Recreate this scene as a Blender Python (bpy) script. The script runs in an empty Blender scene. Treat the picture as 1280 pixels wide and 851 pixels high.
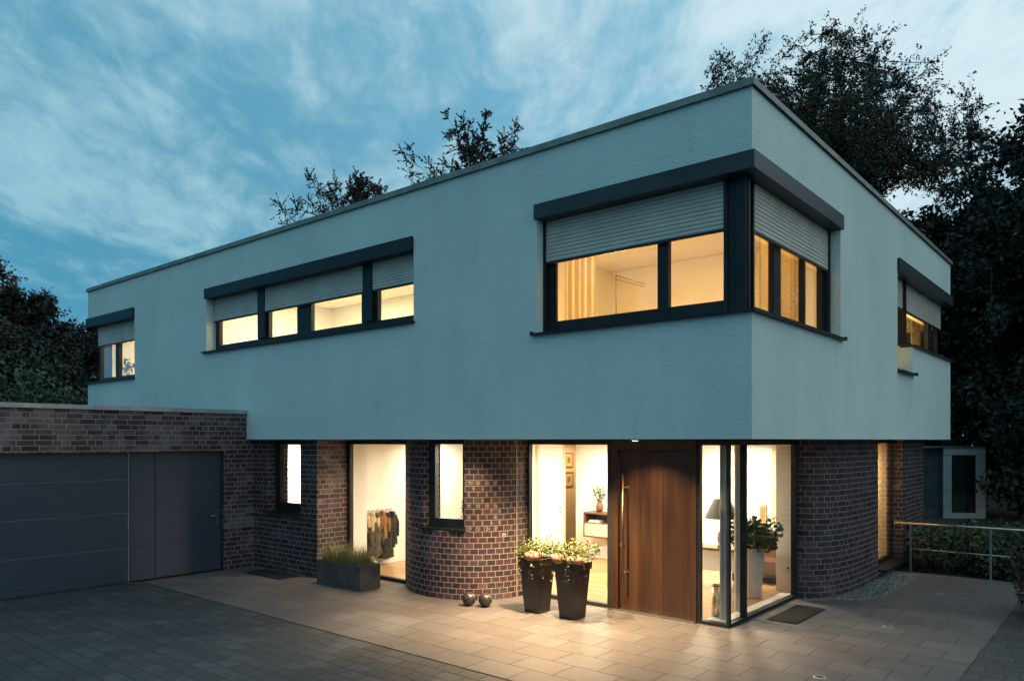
import bpy, math, random
import numpy as np
from mathutils import Vector, Matrix

R = math.radians
sc = bpy.context.scene
col = sc.collection

# ---------------------------------------------------------------- camera
cam = bpy.data.cameras.new('camera')
cam.lens = 26.52
cam.sensor_width = 36
cam.shift_y = 0.0973
cam.clip_end = 2000
camo = bpy.data.objects.new('camera', cam)
camo.location = (3.173, -7.726, 2.4)
camo.rotation_euler = (R(90), 0, math.atan2(.642, .766))
col.objects.link(camo)
sc.camera = camo

# ---------------------------------------------------------------- sky, sun, exposure
sc.render.engine = 'CYCLES'
sc.view_settings.view_transform = 'Standard'
sc.view_settings.look = 'None'
sc.view_settings.exposure = 0
sc.view_settings.gamma = 1
sc.cycles.max_bounces = 8
sc.cycles.diffuse_bounces = 5
sc.cycles.glossy_bounces = 3
sc.cycles.transparent_max_bounces = 12
sc.cycles.sample_clamp_indirect = 6
sc.cycles.use_denoising = True
sc.cycles.caustics_reflective = False
sc.cycles.caustics_refractive = False

SUN_EL, SUN_ROT = 2.0, 62.0
world = bpy.data.worlds.new('World')
sc.world = world
world.use_nodes = True
wt = world.node_tree
wt.nodes.clear()


class NT:
    """small expression helper for node trees"""
    def __init__(self, t):
        self.t = t

    def node(self, typ, ins=None, **props):
        n = self.t.nodes.new(typ)
        for k, v in props.items():
            setattr(n, k, v)
        for k, v in (ins or {}).items():
            self.put(n.inputs[k], v)
        return n

    def put(self, sock, v):
        if isinstance(v, bpy.types.NodeSocket):
            self.t.links.new(v, sock)
        else:
            if isinstance(v, (tuple, list)) and len(v) == 3 and sock.type == 'RGBA':
                v = (*v, 1)
            sock.default_value = v

    def m(self, op, a, b=0.0, c=None, clamp=False):
        n = self.t.nodes.new('ShaderNodeMath')
        n.operation = op
        n.use_clamp = clamp
        self.put(n.inputs[0], a)
        self.put(n.inputs[1], b)
        if c is not None:
            self.put(n.inputs[2], c)
        return n.outputs[0]

    def mix(self, f, a, b, blend='MIX'):
        n = self.t.nodes.new('ShaderNodeMix')
        n.data_type = 'RGBA'
        n.blend_type = blend
        self.put(n.inputs[0], f)
        self.put(n.inputs[6], a)
        self.put(n.inputs[7], b)
        return n.outputs[2]

    def ramp(self, f, stops, interp='LINEAR'):
        n = self.t.nodes.new('ShaderNodeValToRGB')
        n.color_ramp.interpolation = interp
        els = n.color_ramp.elements
        while len(els) < len(stops):
            els.new(0.5)
        for e, (p, c) in zip(els, stops):
            e.position = p
            e.color = (*c, 1) if len(c) == 3 else c
        self.put(n.inputs[0], f)
        return n.outputs[0]

    def step(self, x, lo, hi):
        n = self.t.nodes.new('ShaderNodeMapRange')
        n.interpolation_type = 'SMOOTHSTEP'
        self.put(n.inputs[0], x)
        n.inputs[1].default_value = lo
        n.inputs[2].default_value = hi
        return n.outputs[0]

    def noise(self, vec, scale, detail=4, rough=.55, dist=0.0):
        n = self.node('ShaderNodeTexNoise', {'Scale': scale, 'Detail': detail, 'Roughness': rough, 'Distortion': dist})
        if vec is not None:
            self.put(n.inputs['Vector'], vec)
        return n.outputs['Fac']

    def xyz(self, v):
        n = self.node('ShaderNodeSeparateXYZ', {0: v})
        return n.outputs

    def vec(self, x, y, z=0.0):
        return self.node('ShaderNodeCombineXYZ', {0: x, 1: y, 2: z}).outputs[0]


def build_world():
    N = NT(wt)
    out = N.node('ShaderNodeOutputWorld')
    bg = N.node('ShaderNodeBackground')
    N.put(out.inputs[0], bg.outputs[0])
    sky = N.node('ShaderNodeTexSky', sky_type='NISHITA', sun_disc=False)
    sky.sun_elevation = R(SUN_EL)
    sky.sun_rotation = R(SUN_ROT)
    sky.air_density = 1.0
    sky.dust_density = 1.0
    sky.ozone_density = 3.0
    d = N.node('ShaderNodeTexCoord').outputs['Generated']
    x, y, z = N.xyz(d)
    zc = N.m('ADD', N.m('MAXIMUM', z, 0.0), 0.16)
    px = N.m('DIVIDE', x, zc)
    py = N.m('DIVIDE', y, zc)
    # wind drawn streaks: squeeze one axis of the cloud layer
    ca, sa = math.cos(R(137)), math.sin(R(137))
    u = N.m('ADD', N.m('MULTIPLY', px, ca), N.m('MULTIPLY', py, sa))
    v = N.m('SUBTRACT', N.m('MULTIPLY', py, ca), N.m('MULTIPLY', px, sa))
    p1 = N.vec(N.m('MULTIPLY', u, .45), v, 3.7)
    big = N.noise(p1, 1.1, 6, .55, .3)
    p2 = N.vec(N.m('MULTIPLY', u, .50), v, 8.1)
    fine = N.noise(p2, 3.4, 6, .62, .35)
    p3 = N.vec(N.m('MULTIPLY', u, .62), v, 1.3)
    rip = N.noise(p3, 8.5, 5, .62, .5)
    cl = N.m('ADD', N.m('ADD', N.m('MULTIPLY', big, .44), N.m('MULTIPLY', fine, .46)), N.m('MULTIPLY', rip, .24))
    # cloud layer glows where the last light is (towards the sunset side)
    sd = Vector((math.sin(R(48)), math.cos(R(48)), 0))
    glow = N.m('ADD', N.m('ADD', N.m('MULTIPLY', x, sd.x), N.m('MULTIPLY', y, sd.y)), N.m('MULTIPLY', z, .75))
    g = N.step(glow, -.42, 1.05)
    mask = N.step(N.m('ADD', cl, N.m('MULTIPLY', N.m('SUBTRACT', g, .42), .08)), .45, .66)
    # away from the sunset the sky is deeper and clearer
    gb = N.step(glow, -.95, -.15)
    mask = N.m('MULTIPLY', mask, N.m('ADD', .2, N.m('MULTIPLY', gb, .8)))
    low = N.mix(gb, (.22, 2.9, 5.3), (.85, 3.0, 4.45))
    nish = N.mix(1.0, sky.outputs[0], (.55, .92, .95), 'MULTIPLY')
    skyc = N.mix(.93, nish, N.mix(g, low, (2.2, 5.1, 6.8)))
    cloud = N.mix(g, (3.0, 5.4, 6.3), (6.9, 8.1, 8.5))
    c = N.mix(N.m('MULTIPLY', mask, .88), skyc, cloud)
    N.put(bg.inputs[0], c)
    bg.inputs[1].default_value = 0.112


build_world()

sun = bpy.data.lights.new('sun', 'SUN')
sun.energy = 0.07
sun.angle = R(40)
sun.color = (1, .97, .94)
suno = bpy.data.objects.new('sun', sun)
col.objects.link(suno)
suno.rotation_euler = (R(62), 0, R(62 + 0))
suno.location = (20, -10, 30)


# ---------------------------------------------------------------- helpers
class MB:
    def __init__(self):
        self.v, self.f, self.uv, self.sm = [], [], [], []

    def poly(self, pts, uv=None, smooth=False):
        i = len(self.v)
        self.v += [tuple(p) for p in pts]
        self.f.append(tuple(range(i, i + len(pts))))
        self.uv.append(uv or [(0, 0)] * len(pts))
        self.sm.append(smooth)

    def box(self, x0, x1, y0, y1, z0, z1):
        p = [(x, y, z) for z in (z0, z1) for y in (y0, y1) for x in (x0, x1)]
        for q in ((0, 2, 3, 1), (4, 5, 7, 6), (0, 1, 5, 4), (1, 3, 7, 5), (3, 2, 6, 7), (2, 0, 4, 6)):
            pts = [p[k] for k in q]
            a, b, c = Vector(pts[0]), Vector(pts[1]), Vector(pts[2])
            n = (b - a).cross(c - a)
            if abs(n.z) > abs(n.x) and abs(n.z) > abs(n.y):
                uv = [(t[0], t[1]) for t in pts]
            elif abs(n.x) > abs(n.y):
                uv = [(t[1], t[2]) for t in pts]
            else:
                uv = [(t[0], t[2]) for t in pts]
            self.poly(pts, uv)
        return self

    def tbox(self, T, u0, u1, d0, d1, z0, z1):
        a, b = T(u0, d0), T(u1, d1)
        return self.box(min(a[0], b[0]), max(a[0], b[0]), min(a[1], b[1]), max(a[1], b[1]), z0, z1)

    def tube(self, pts, rad, n=8, caps=True, smooth=True):
        pts = [Vector(p) for p in pts]
        if not isinstance(rad, (list, tuple)):
            rad = [rad] * len(pts)
        i0 = len(self.v)
        for k, p in enumerate(pts):
            t = (pts[min(k + 1, len(pts) - 1)] - pts[max(k - 1, 0)]).normalized()
            a = t.cross(Vector((0, 0, 1)) if abs(t.z) < .9 else Vector((1, 0, 0))).normalized()
            b = t.cross(a)
            for j in range(n):
                w = 2 * math.pi * j / n
                self.v.append(tuple(p + rad[k] * (math.cos(w) * a + math.sin(w) * b)))
        for k in range(len(pts) - 1):
            for j in range(n):
                q = (i0 + k * n + j, i0 + k * n + (j + 1) % n, i0 + (k + 1) * n + (j + 1) % n, i0 + (k + 1) * n + j)
                self.f.append(q)
                self.uv.append([(0, 0)] * 4)
                self.sm.append(smooth)
        if caps:
            for k in (0, len(pts) - 1):
                q = tuple(i0 + k * n + j for j in range(n))
                self.f.append(q if k else q[::-1])
                self.uv.append([(0, 0)] * n)
                self.sm.append(False)
        return self

    def lathe(self, prof, c, n=24, smooth=True, fn=None):
        i0 = len(self.v)
        for r, z in prof:
            for j in range(n):
                w = 2 * math.pi * j / n
                rr = r * (fn(w) if fn else 1)
                self.v.append((c[0] + rr * math.cos(w), c[1] + rr * math.sin(w), c[2] + z))
        for k in range(len(prof) - 1):
            for j in range(n):
                self.f.append((i0 + k * n + j, i0 + k * n + (j + 1) % n, i0 + (k + 1) * n + (j + 1) % n, i0 + (k + 1) * n + j))
                self.uv.append([(0, 0)] * 4)
                self.sm.append(smooth)
        return self

    def build(self, name, m, parent=None, bevel=0):
        me = bpy.data.meshes.new(name)
        me.from_pydata(self.v, [], self.f)
        uvl = me.uv_layers.new(name='UVMap')
        flat = [c for poly in self.uv for p in poly for c in p]
        uvl.data.foreach_set('uv', flat)
        me.polygons.foreach_set('use_smooth', self.sm)
        me.materials.append(m)
        me.update()
        o = bpy.data.objects.new(name, me)
        col.objects.link(o)
        if parent is not None:
            o.parent = parent
            o.matrix_parent_inverse = Matrix.Translation(parent_world(parent)).inverted()
        if bevel:
            b = o.modifiers.new('bevel', 'BEVEL')
            b.width = bevel
            b.segments = 2
            b.limit_method = 'ANGLE'
        return o


def parent_world(o):
    # every mesh child is built in world coordinates, so only a top-level Empty has an offset
    return Vector(o.location) if o.parent is None else Vector((0, 0, 0))


def thing(name, label, cat, loc=(0, 0, 0), group=None):
    o = bpy.data.objects.new(name, None)
    o.empty_display_size = .2
    o.location = loc
    col.objects.link(o)
    tag(o, label, cat, group)
    return o


def tag(o, label, cat, group=None):
    o['label'] = label
    o['category'] = cat
    if group:
        o['group'] = group
    return o


def struct(o):
    o['kind'] = 'structure'
    return o


def copy_tree(o, parent=None):
    c = o.copy()
    col.objects.link(c)
    if parent is not None:
        c.parent = parent
    for ch in list(o.children):
        copy_tree(ch, c)
    return c


def light(name, typ, loc, energy, color, parent=None, rot=None, **kw):
    l = bpy.data.lights.new(name, typ)
    l.energy = energy
    l.color = color
    for k, v in kw.items():
        setattr(l, k, v)
    o = bpy.data.objects.new(name, l)
    o.location = loc
    if rot:
        o.rotation_euler = rot
    col.objects.link(o)
    if parent is not None:
        o.parent = parent
        o.matrix_parent_inverse = Matrix.Translation(parent_world(parent)).inverted()
    return o


# ---------------------------------------------------------------- materials
def base_mat(name, color=(.5, .5, .5), rough=.6, metal=0.0, spec=.5):
    m = bpy.data.materials.new(name)
    m.use_nodes = True
    b = m.node_tree.nodes['Principled BSDF']
    b.inputs['Base Color'].default_value = (*color, 1)
    b.inputs['Roughness'].default_value = rough
    b.inputs['Metallic'].default_value = metal
    b.inputs['Specular IOR Level'].default_value = spec
    return m, NT(m.node_tree), b


def obj_co(N):
    return N.node('ShaderNodeNewGeometry').outputs['Position']


def bump(N, b, h, dist=.01, strength=1.0):
    n = N.node('ShaderNodeBump', {'Height': h, 'Distance': dist, 'Strength': strength})
    N.put(b.inputs['Normal'], n.outputs[0])


def noisy(name, c1, c2, scale=6, rough=.6, metal=0.0, bdist=0.0, bscale=60, spec=.5, rvar=0.0):
    m, N, b = base_mat(name, c1, rough, metal, spec)
    co = obj_co(N)
    f = N.noise(co, scale, 5, .6)
    N.put(b.inputs['Base Color'], N.mix(N.step(f, .3, .7), c1, c2))
    if rvar:
        N.put(b.inputs['Roughness'], N.m('ADD', rough - rvar / 2, N.m('MULTIPLY', f, rvar)))
    if bdist:
        bump(N, b, N.noise(co, bscale, 4, .6), bdist)
    return m


def stucco_mat():
    m, N, b = base_mat('stucco', (.7, .7, .68), .9, 0, .2)
    co = obj_co(N)
    x, y, z = N.xyz(co)
    big = N.noise(co, .55, 5, .6)
    streak = N.noise(N.vec(N.m('MULTIPLY', x, 3.2), N.m('MULTIPLY', y, 3.2), N.m('MULTIPLY', z, .22)), 1.0, 5, .65)
    f = N.m('ADD', N.m('MULTIPLY', big, .76), N.m('MULTIPLY', streak, .24))
    grain = N.noise(co, 42, 4, .7)
    patch = N.noise(co, 16, 4, .6)
    c = N.mix(N.step(f, .30, .70), (.52, .66, .64), (.63, .765, .74))
    c = N.mix(N.m('MULTIPLY', N.step(grain, .45, .75), .16), c, (.30, .34, .335))
    st = N.noise(N.vec(N.m('MULTIPLY', x, 2.2), N.m('MULTIPLY', y, 2.2), N.m('MULTIPLY', z, .9)), 1.3, 7, .72, .8)
    c = N.mix(N.m('MULTIPLY', N.step(st, .56, .70), .15), c, (.33, .385, .365))
    c = N.mix(N.m('MULTIPLY', N.step(N.noise(co, 5.5, 6, .75), .66, .74), .25), c, (.28, .32, .305))
    N.put(b.inputs['Base Color'], c)
    h = N.m('ADD', N.m('MULTIPLY', grain, .75), N.m('MULTIPLY', patch, .6))
    bump(N, b, h, .013, 1.0)
    return m


def brick_mat(name, headers=False, bloom=0.0):
    """wild bond of stretchers and headers, laid along the UV (metres)"""
    m, N, b = base_mat(name, (.1, .05, .05), .6, 0, .4)
    uv = N.node('ShaderNodeUVMap').outputs[0]
    co = obj_co(N)
    wob = N.m('MULTIPLY', N.m('SUBTRACT', N.noise(co, 17, 3), .5), .011)
    u, v, _ = N.xyz(uv)
    u = N.m('ADD', u, wob)
    v = N.m('ADD', v, wob)
    W, H = (.134 if headers else .125), .0857
    vv = N.m('DIVIDE', v, H)
    row = N.m('FLOOR', vv)
    fv = N.m('SUBTRACT', vv, row)
    par = N.m('FLOORED_MODULO', row, 2.0)
    rr = N.node('ShaderNodeTexWhiteNoise', {'W': row}, noise_dimensions='1D').outputs['Value']
    uu = N.m('ADD', N.m('DIVIDE', u, W), N.m('MULTIPLY', par, .5))
    cell = N.m('FLOOR', uu)
    fu = N.m('SUBTRACT', uu, cell)
    dl = N.m('MULTIPLY', fu, W)
    dr = N.m('MULTIPLY', N.m('SUBTRACT', 1.0, fu), W)
    if headers:
        bid = cell
    else:
        off = N.m('FLOOR', N.m('MULTIPLY', rr, 2.0))
        half = N.m('DIVIDE', N.m('ADD', cell, off), 2.0)
        pair = N.m('FLOOR', half)
        second = N.m('MULTIPLY', N.m('SUBTRACT', half, pair), 2.0)
        rnd = N.node('ShaderNodeTexWhiteNoise', {'Vector': N.vec(pair, row, 4.0)}, noise_dimensions='3D').outputs['Value']
        merged = N.m('LESS_THAN', rnd, .74)
        first = N.m('SUBTRACT', 1.0, second)
        dl = N.m('ADD', dl, N.m('MULTIPLY', N.m('MULTIPLY', merged, second), 9.0))
        dr = N.m('ADD', dr, N.m('MULTIPLY', N.m('MULTIPLY', merged, first), 9.0))
        bid = N.m('ADD', N.m('MULTIPLY', merged, N.m('ADD', pair, .31)), N.m('MULTIPLY', N.m('SUBTRACT', 1.0, merged), N.m('ADD', cell, 900.0)))
    dv = N.m('MULTIPLY', N.m('MINIMUM', fv, N.m('SUBTRACT', 1.0, fv)), H)
    dd = N.m('MINIMUM', N.m('MINIMUM', dl, dr), dv)
    mask = N.step(dd, .0038, .0062)
    wn = N.node('ShaderNodeTexWhiteNoise', {'Vector': N.vec(bid, row, 1.0)}, noise_dimensions='3D')
    r1 = wn.outputs['Value']
    r2 = N.xyz(wn.outputs['Color'])[1]
    brick = N.ramp(r1, [(0, (.019, .014, .020)), (.4, (.032, .018, .025)), (.75, (.054, .024, .028)), (.95, (.072, .034, .035)), (1, (.036, .030, .040))])
    speck = N.noise(co, 45, 4, .7)
    brick = N.mix(N.m('MULTIPLY', N.step(speck, .5, .78), .28), brick, (.15, .10, .09))
    brick = N.mix(N.m('MULTIPLY', N.step(speck, .5, .28), .5), brick, (.02, .015, .018))
    big = N.noise(co, 1.6, 4, .6)
    # efflorescence bloom on some of the bricks
    brick = N.mix(N.m('MULTIPLY', N.step(N.m('ADD', big, N.m('MULTIPLY', r2, .22)), .64 - .18 * bloom, .86 - .06 * bloom), .30 + .25 * bloom), brick, (.20 + .06 * bloom, .175 + .06 * bloom, .18 + .10 * bloom))
    mortar = N.mix(N.noise(co, 30, 3), (.25, .215, .205), (.34, .30, .285))
    N.put(b.inputs['Base Color'], N.mix(mask, mortar, brick))
    N.put(b.inputs['Roughness'], N.m('SUBTRACT', .85, N.m('MULTIPLY', mask, N.m('MULTIPLY', r2, .40))))
    h = N.m('ADD', N.m('MULTIPLY', mask, N.m('ADD', .8, N.m('MULTIPLY', r2, .35))), N.m('MULTIPLY', speck, .22))
    bump(N, b, h, .007, 1.0)
    return m


def paving_mat(name, W, H, offmul, joint, cols, jointc, rough, rvar, bdist, fine, spec=.5, jit=.12, r1w=.45):
    m, N, b = base_mat(name, cols[0], rough, 0, spec)
    co = obj_co(N)
    x, y, z = N.xyz(co)
    wob = N.m('MULTIPLY', N.m('SUBTRACT', N.noise(co, 9, 3), .5), joint * .9)
    vv = N.m('DIVIDE', N.m('ADD', N.m('ADD', y, wob), 1.95 + 40 * H), H)
    row = N.m('FLOOR', vv)
    fv = N.m('SUBTRACT', vv, row)
    rr = N.node('ShaderNodeTexWhiteNoise', {'W': row}, noise_dimensions='1D').outputs['Value']
    uu = N.m('ADD', N.m('DIVIDE', N.m('ADD', x, wob), W), N.m('ADD', N.m('MULTIPLY', row, offmul), N.m('MULTIPLY', rr, jit)))
    cell = N.m('FLOOR', uu)
    fu = N.m('SUBTRACT', uu, cell)
    du = N.m('MULTIPLY', N.m('MINIMUM', fu, N.m('SUBTRACT', 1.0, fu)), W)
    dv = N.m('MULTIPLY', N.m('MINIMUM', fv, N.m('SUBTRACT', 1.0, fv)), H)
    dd = N.m('MINIMUM', du, dv)
    mask = N.step(dd, joint * .4, joint)
    wn = N.node('ShaderNodeTexWhiteNoise', {'Vector': N.vec(cell, row, 2.0)}, noise_dimensions='3D')
    r1 = wn.outputs['Value']
    r2 = N.xyz(wn.outputs['Color'])[2]
    n1 = N.noise(co, fine, 6, .65)
    n2 = N.noise(co, 1.1, 5, .6)
    tone = N.m('ADD', N.m('MULTIPLY', r1, r1w), N.m('ADD', N.m('MULTIPLY', n1, .52 + .2 * (.45 - r1w)), N.m('MULTIPLY', n2, .35 + .6 * (.45 - r1w))))
    c = N.ramp(N.m('SUBTRACT', tone, .2), [(0, cols[0]), (.45, cols[1]), (.9, cols[2])])
    # mottled stone face, old damp marks and lichen
    n3 = N.noise(co, fine * 3.2, 5, .7, .4)
    c = N.mix(N.m('MULTIPLY', N.step(n3, .52, .30), .40), c, tuple(k * .6 for k in cols[0]))
    wide = N.noise(co, .45, 4, .6, .5)
    c = N.mix(N.m('MULTIPLY', N.step(wide, .48, .70), .30), c, tuple(k * .8 for k in cols[0]))
    st = N.noise(co, 4.2, 6, .7, .6)
    c = N.mix(N.m('MULTIPLY', N.step(st, .56, .68), .35), c, tuple(k * .55 for k in cols[0]))
    c = N.mix(N.m('MULTIPLY', N.step(N.noise(co, 26, 3, .7), .66, .74), .30), c, tuple(min(1, k * 1.5) for k in cols[2]))
    moss = N.mix(N.m('MULTIPLY', N.step(N.noise(co, 1.9, 5, .7), .46, .66), .7), jointc, (.030, .042, .018))
    N.put(b.inputs['Base Color'], N.mix(mask, moss, c))
    N.put(b.inputs['Roughness'], N.m('ADD', N.m('ADD', rough - rvar * .5, N.m('MULTIPLY', n1, rvar)), N.m('MULTIPLY', N.m('SUBTRACT', 1.0, mask), .3)))
    h = N.m('ADD', N.m('ADD', N.m('MULTIPLY', mask, .6), N.m('ADD', N.m('MULTIPLY', n1, .45), N.m('MULTIPLY', n3, .22))), N.m('MULTIPLY', r2, .35))
    bump(N, b, h, bdist, .9)
    return m


def wood_mat(name, cols, axis='z', scale=1.0, rough=.4, plank=0.0):
    m, N, b = base_mat(name, cols[0], rough, 0, .5)
    co = obj_co(N)
    x, y, z = N.xyz(co)
    if axis == 'z':
        p = N.vec(N.m('MULTIPLY', x, 16 * scale), N.m('MULTIPLY', y, 16 * scale), N.m('MULTIPLY', z, .9 * scale))
        a = x
    else:
        p = N.vec(N.m('MULTIPLY', x, .9 * scale), N.m('MULTIPLY', y, 16 * scale), N.m('MULTIPLY', z, 16 * scale))
        a = y
    add = 0.0
    pid = 0.0
    if plank:
        pid = N.m('FLOOR', N.m('DIVIDE', a, plank))
        add = N.node('ShaderNodeTexWhiteNoise', {'W': pid}, noise_dimensions='1D').outputs['Value']
        p = N.node('ShaderNodeVectorMath', {0: p, 1: N.vec(0.0, 0.0, N.m('MULTIPLY', add, 30.0))}, operation='ADD').outputs[0]
    g = N.noise(p, 1.0, 6, .6, .8)
    f = N.m('ADD', N.m('MULTIPLY', g, .8), N.m('MULTIPLY', add, .28) if plank else 0.1)
    c = N.ramp(f, [(.25, cols[0]), (.55, cols[1]), (.85, cols[2])])
    if plank:
        fr = N.m('FRACT', N.m('DIVIDE', a, plank))
        e = N.m('MULTIPLY', N.m('MINIMUM', fr, N.m('SUBTRACT', 1.0, fr)), plank)
        c = N.mix(N.step(e, .0008, .0022), tuple(k * .3 for k in cols[0]), c)
    N.put(b.inputs['Base Color'], c)
    N.put(b.inputs['Roughness'], N.m('ADD', rough - .1, N.m('MULTIPLY', g, .2)))
    bump(N, b, g, .0015, .6)
    return m


def glass_mat():
    m = bpy.data.materials.new('window_glass')
    m.use_nodes = True
    t = m.node_tree
    t.nodes.clear()
    N = NT(t)
    out = N.node('ShaderNodeOutputMaterial')
    tr = N.node('ShaderNodeBsdfTransparent', {'Color': (.93, .96, .95)})
    gl = N.node('ShaderNodeBsdfGlossy', {'Color': (1, 1, 1), 'Roughness': .0})
    fr = N.node('ShaderNodeFresnel', {'IOR': 1.5})
    mx = N.node('ShaderNodeMixShader', {0: N.m('ADD', N.m('MULTIPLY', fr.outputs[0], 2.1), .0, None, True), 1: tr.outputs[0], 2: gl.outputs[0]})
    N.put(out.inputs[0], mx.outputs[0])
    return m


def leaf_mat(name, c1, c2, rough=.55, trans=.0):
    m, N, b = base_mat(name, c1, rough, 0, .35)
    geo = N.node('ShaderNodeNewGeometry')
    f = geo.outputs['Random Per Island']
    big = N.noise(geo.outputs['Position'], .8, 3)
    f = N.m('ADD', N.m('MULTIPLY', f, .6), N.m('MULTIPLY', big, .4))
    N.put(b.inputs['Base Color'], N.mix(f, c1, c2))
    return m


def emit_mat(name, color, strength):
    m, N, b = base_mat(name, (.9, .9, .9), .5)
    b.inputs['Emission Color'].default_value = (*color, 1)
    b.inputs['Emission Strength'].default_value = strength
    return m


def fabric_mat(name, c1, c2, rough=.9):
    m, N, b = base_mat(name, c1, rough, 0, .2)
    co = obj_co(N)
    N.put(b.inputs['Base Color'], N.mix(N.step(N.noise(co, 14, 4), .35, .65), c1, c2))
    bump(N, b, N.noise(co, 160, 2), .002)
    return m


M = dict(
    stucco=stucco_mat(),
    brick=brick_mat('klinker_brick'),
    header=brick_mat('klinker_header_brick', True),
    bloom=brick_mat('weathered_klinker_brick', False, .55),
    slab=paving_mat('terrace_slab', .585, .40, .5, .0065, ((.060, .057, .059), (.112, .106, .108), (.185, .175, .175)), (.035, .033, .031), .50, .30, .008, 17, jit=.035, r1w=.24),
    cobble=paving_mat('drive_block', .30, .20, .5, .008, ((.024, .027, .030), (.046, .050, .055), (.088, .091, .095)), (.018, .018, .017), .60, .30, .011, 22, jit=.30),
    soil=noisy('soil_ground', (.02, .025, .015), (.045, .05, .03), 2, .95, 0, .03, 12),
    gravel=None,
    metal=noisy('anthracite_metal', (.010, .012, .014), (.018, .021, .024), 5, .46, .0, 0, 60, .28, .15),
    box=noisy('shutter_box_metal', (.026, .034, .037), (.042, .052, .056), 3, .44, .0, 0, 60, .30, .15),
    coping=noisy('weathered_coping', (.16, .18, .16), (.27, .29, .26), 4, .55, .3, .002, 40),
    gcoping=noisy('garage_coping', (.26, .27, .27), (.42, .43, .43), 4, .5, .3, .002, 40),
    shutter=noisy('shutter_aluminium', (.52, .505, .45), (.62, .60, .54), 3, .5, .1),
    steel=noisy('brushed_steel', (.34, .34, .33), (.42, .42, .41), 6, .38, 1.0, 0, 60, .5, .08),
    white=noisy('white_plaster', (.80, .79, .76), (.84, .83, .80), 2, .85, 0, .001, 60),
    cream=noisy('cream_plaster', (.66, .55, .38), (.72, .61, .44), 2, .85, 0, .001, 60),
    ceiling=noisy('ceiling_white', (.82, .82, .80), (.85, .85, .83), 2, .9),
    greypaint=noisy('grey_lacquer', (.42, .41, .39), (.50, .49, .47), 3, .45),
    paint=noisy('white_lacquer', (.80, .79, .77), (.83, .82, .80), 3, .35),
    door=wood_mat('dark_oak_door', ((.020, .0095, .0055), (.038, .018, .0095), (.062, .031, .016)), 'z', 1.0, .36, .185),
    floor=wood_mat('parquet', ((.24, .14, .06), (.36, .22, .10), (.46, .30, .15)), 'x', .6, .32, .14),
    walnut=wood_mat('walnut_shelf', ((.10, .045, .022), (.15, .07, .035), (.20, .10, .05)), 'x', 1.0, .4),
    glass=glass_mat(),
    garagedoor=None,
    seam=noisy('seam_strip', (.13, .155, .18), (.19, .22, .25), 4, .5),
    pot=noisy('dark_glazed_pot', (.020, .015, .012), (.034, .026, .021), 4, .30, 0, .001, 30, .5, .2),
    zinc=noisy('dark_zinc_planter', (.06, .06, .062), (.105, .104, .104), 5, .36, .15, .001, 20, .5, .25),
    whitepot=noisy('white_glazed_pot', (.72, .71, .68), (.80, .79, .76), 3, .35),
    dirt=noisy('potting_soil', (.02, .014, .01), (.045, .03, .02), 20, .95, 0, .01, 50),
    bark=noisy('tree_bark', (.022, .018, .014), (.05, .04, .032), 8, .9, 0, .02, 20),
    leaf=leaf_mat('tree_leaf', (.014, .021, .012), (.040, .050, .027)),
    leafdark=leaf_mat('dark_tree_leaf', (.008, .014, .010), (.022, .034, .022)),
    leafcopper=leaf_mat('copper_leaf', (.030, .014, .014), (.05, .04, .028)),
    leafhedge=leaf_mat('hedge_leaf', (.025, .05, .025), (.065, .10, .055)),
    leafroom=leaf_mat('room_plant_leaf', (.035, .06, .022), (.11, .14, .06), .4),
    leafivy=leaf_mat('ivy_leaf', (.035, .06, .015), (.14, .16, .06), .5),
    grass=leaf_mat('ornamental_grass', (.09, .12, .03), (.27, .24, .09), .6),
    pumpkin=noisy('pumpkin_skin', (.26, .10, .055), (.38, .19, .125), 9, .5, 0, .003, 20),
    ball=noisy('dark_metal_ball', (.05, .042, .036), (.09, .075, .06), 6, .30, .6, .001, 30, .5, .2),
    bronze=noisy('brushed_bronze', (.20, .14, .105), (.26, .185, .14), 6, .36, 1.0),
    brass=noisy('aged_brass', (.62, .50, .28), (.72, .60, .36), 12, .3, 1.0),
    letter=noisy('pale_letter', (.34, .30, .25), (.44, .39, .33), 30, .5, .2),
    shade=fabric_mat('grey_lampshade', (.085, .08, .075), (.11, .105, .10)),
    coatd=fabric_mat('dark_coat', (.022, .021, .02), (.05, .045, .038)),
    coatb=fabric_mat('tan_coat', (.22, .11, .045), (.30, .16, .07)),
    coatl=fabric_mat('cream_coat', (.45, .36, .22), (.58, .48, .32)),
    coatg=fabric_mat('grey_green_coat', (.06, .06, .045), (.11, .10, .075)),
    gold=noisy('gold_frame', (.40, .26, .09), (.52, .36, .15), 14, .4, .4),
    paper=noisy('framed_print', (.62, .48, .28), (.70, .57, .37), 9, .7),
    leather=noisy('brown_leather', (.10, .045, .025), (.15, .07, .04), 7, .45, 0, .002, 60),
    panel=noisy('cladding_panel', (.54, .53, .50), (.62, .61, .57), 3, .6),
    paneldark=noisy('dark_cladding_panel', (.055, .065, .075), (.085, .095, .105), 3, .5),
    rubber=noisy('rubber_mat', (.016, .017, .018), (.035, .036, .038), 14, .7, 0, .003, 90),
    tile=noisy('roof_tile', (.05, .045, .042), (.09, .08, .07), 6, .7, 0, .01, 20),
    render=noisy('pale_render', (.42, .43, .43), (.52, .53, .52), 2, .9),
    bulb=emit_mat('lit_bulb', (1, .80, .50), 40),
    lens=emit_mat('lit_spot_lens', (1, .85, .6), 12),
    diffuser=emit_mat('lit_ceiling_lamp', (1, .82, .55), 4),
)


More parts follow.
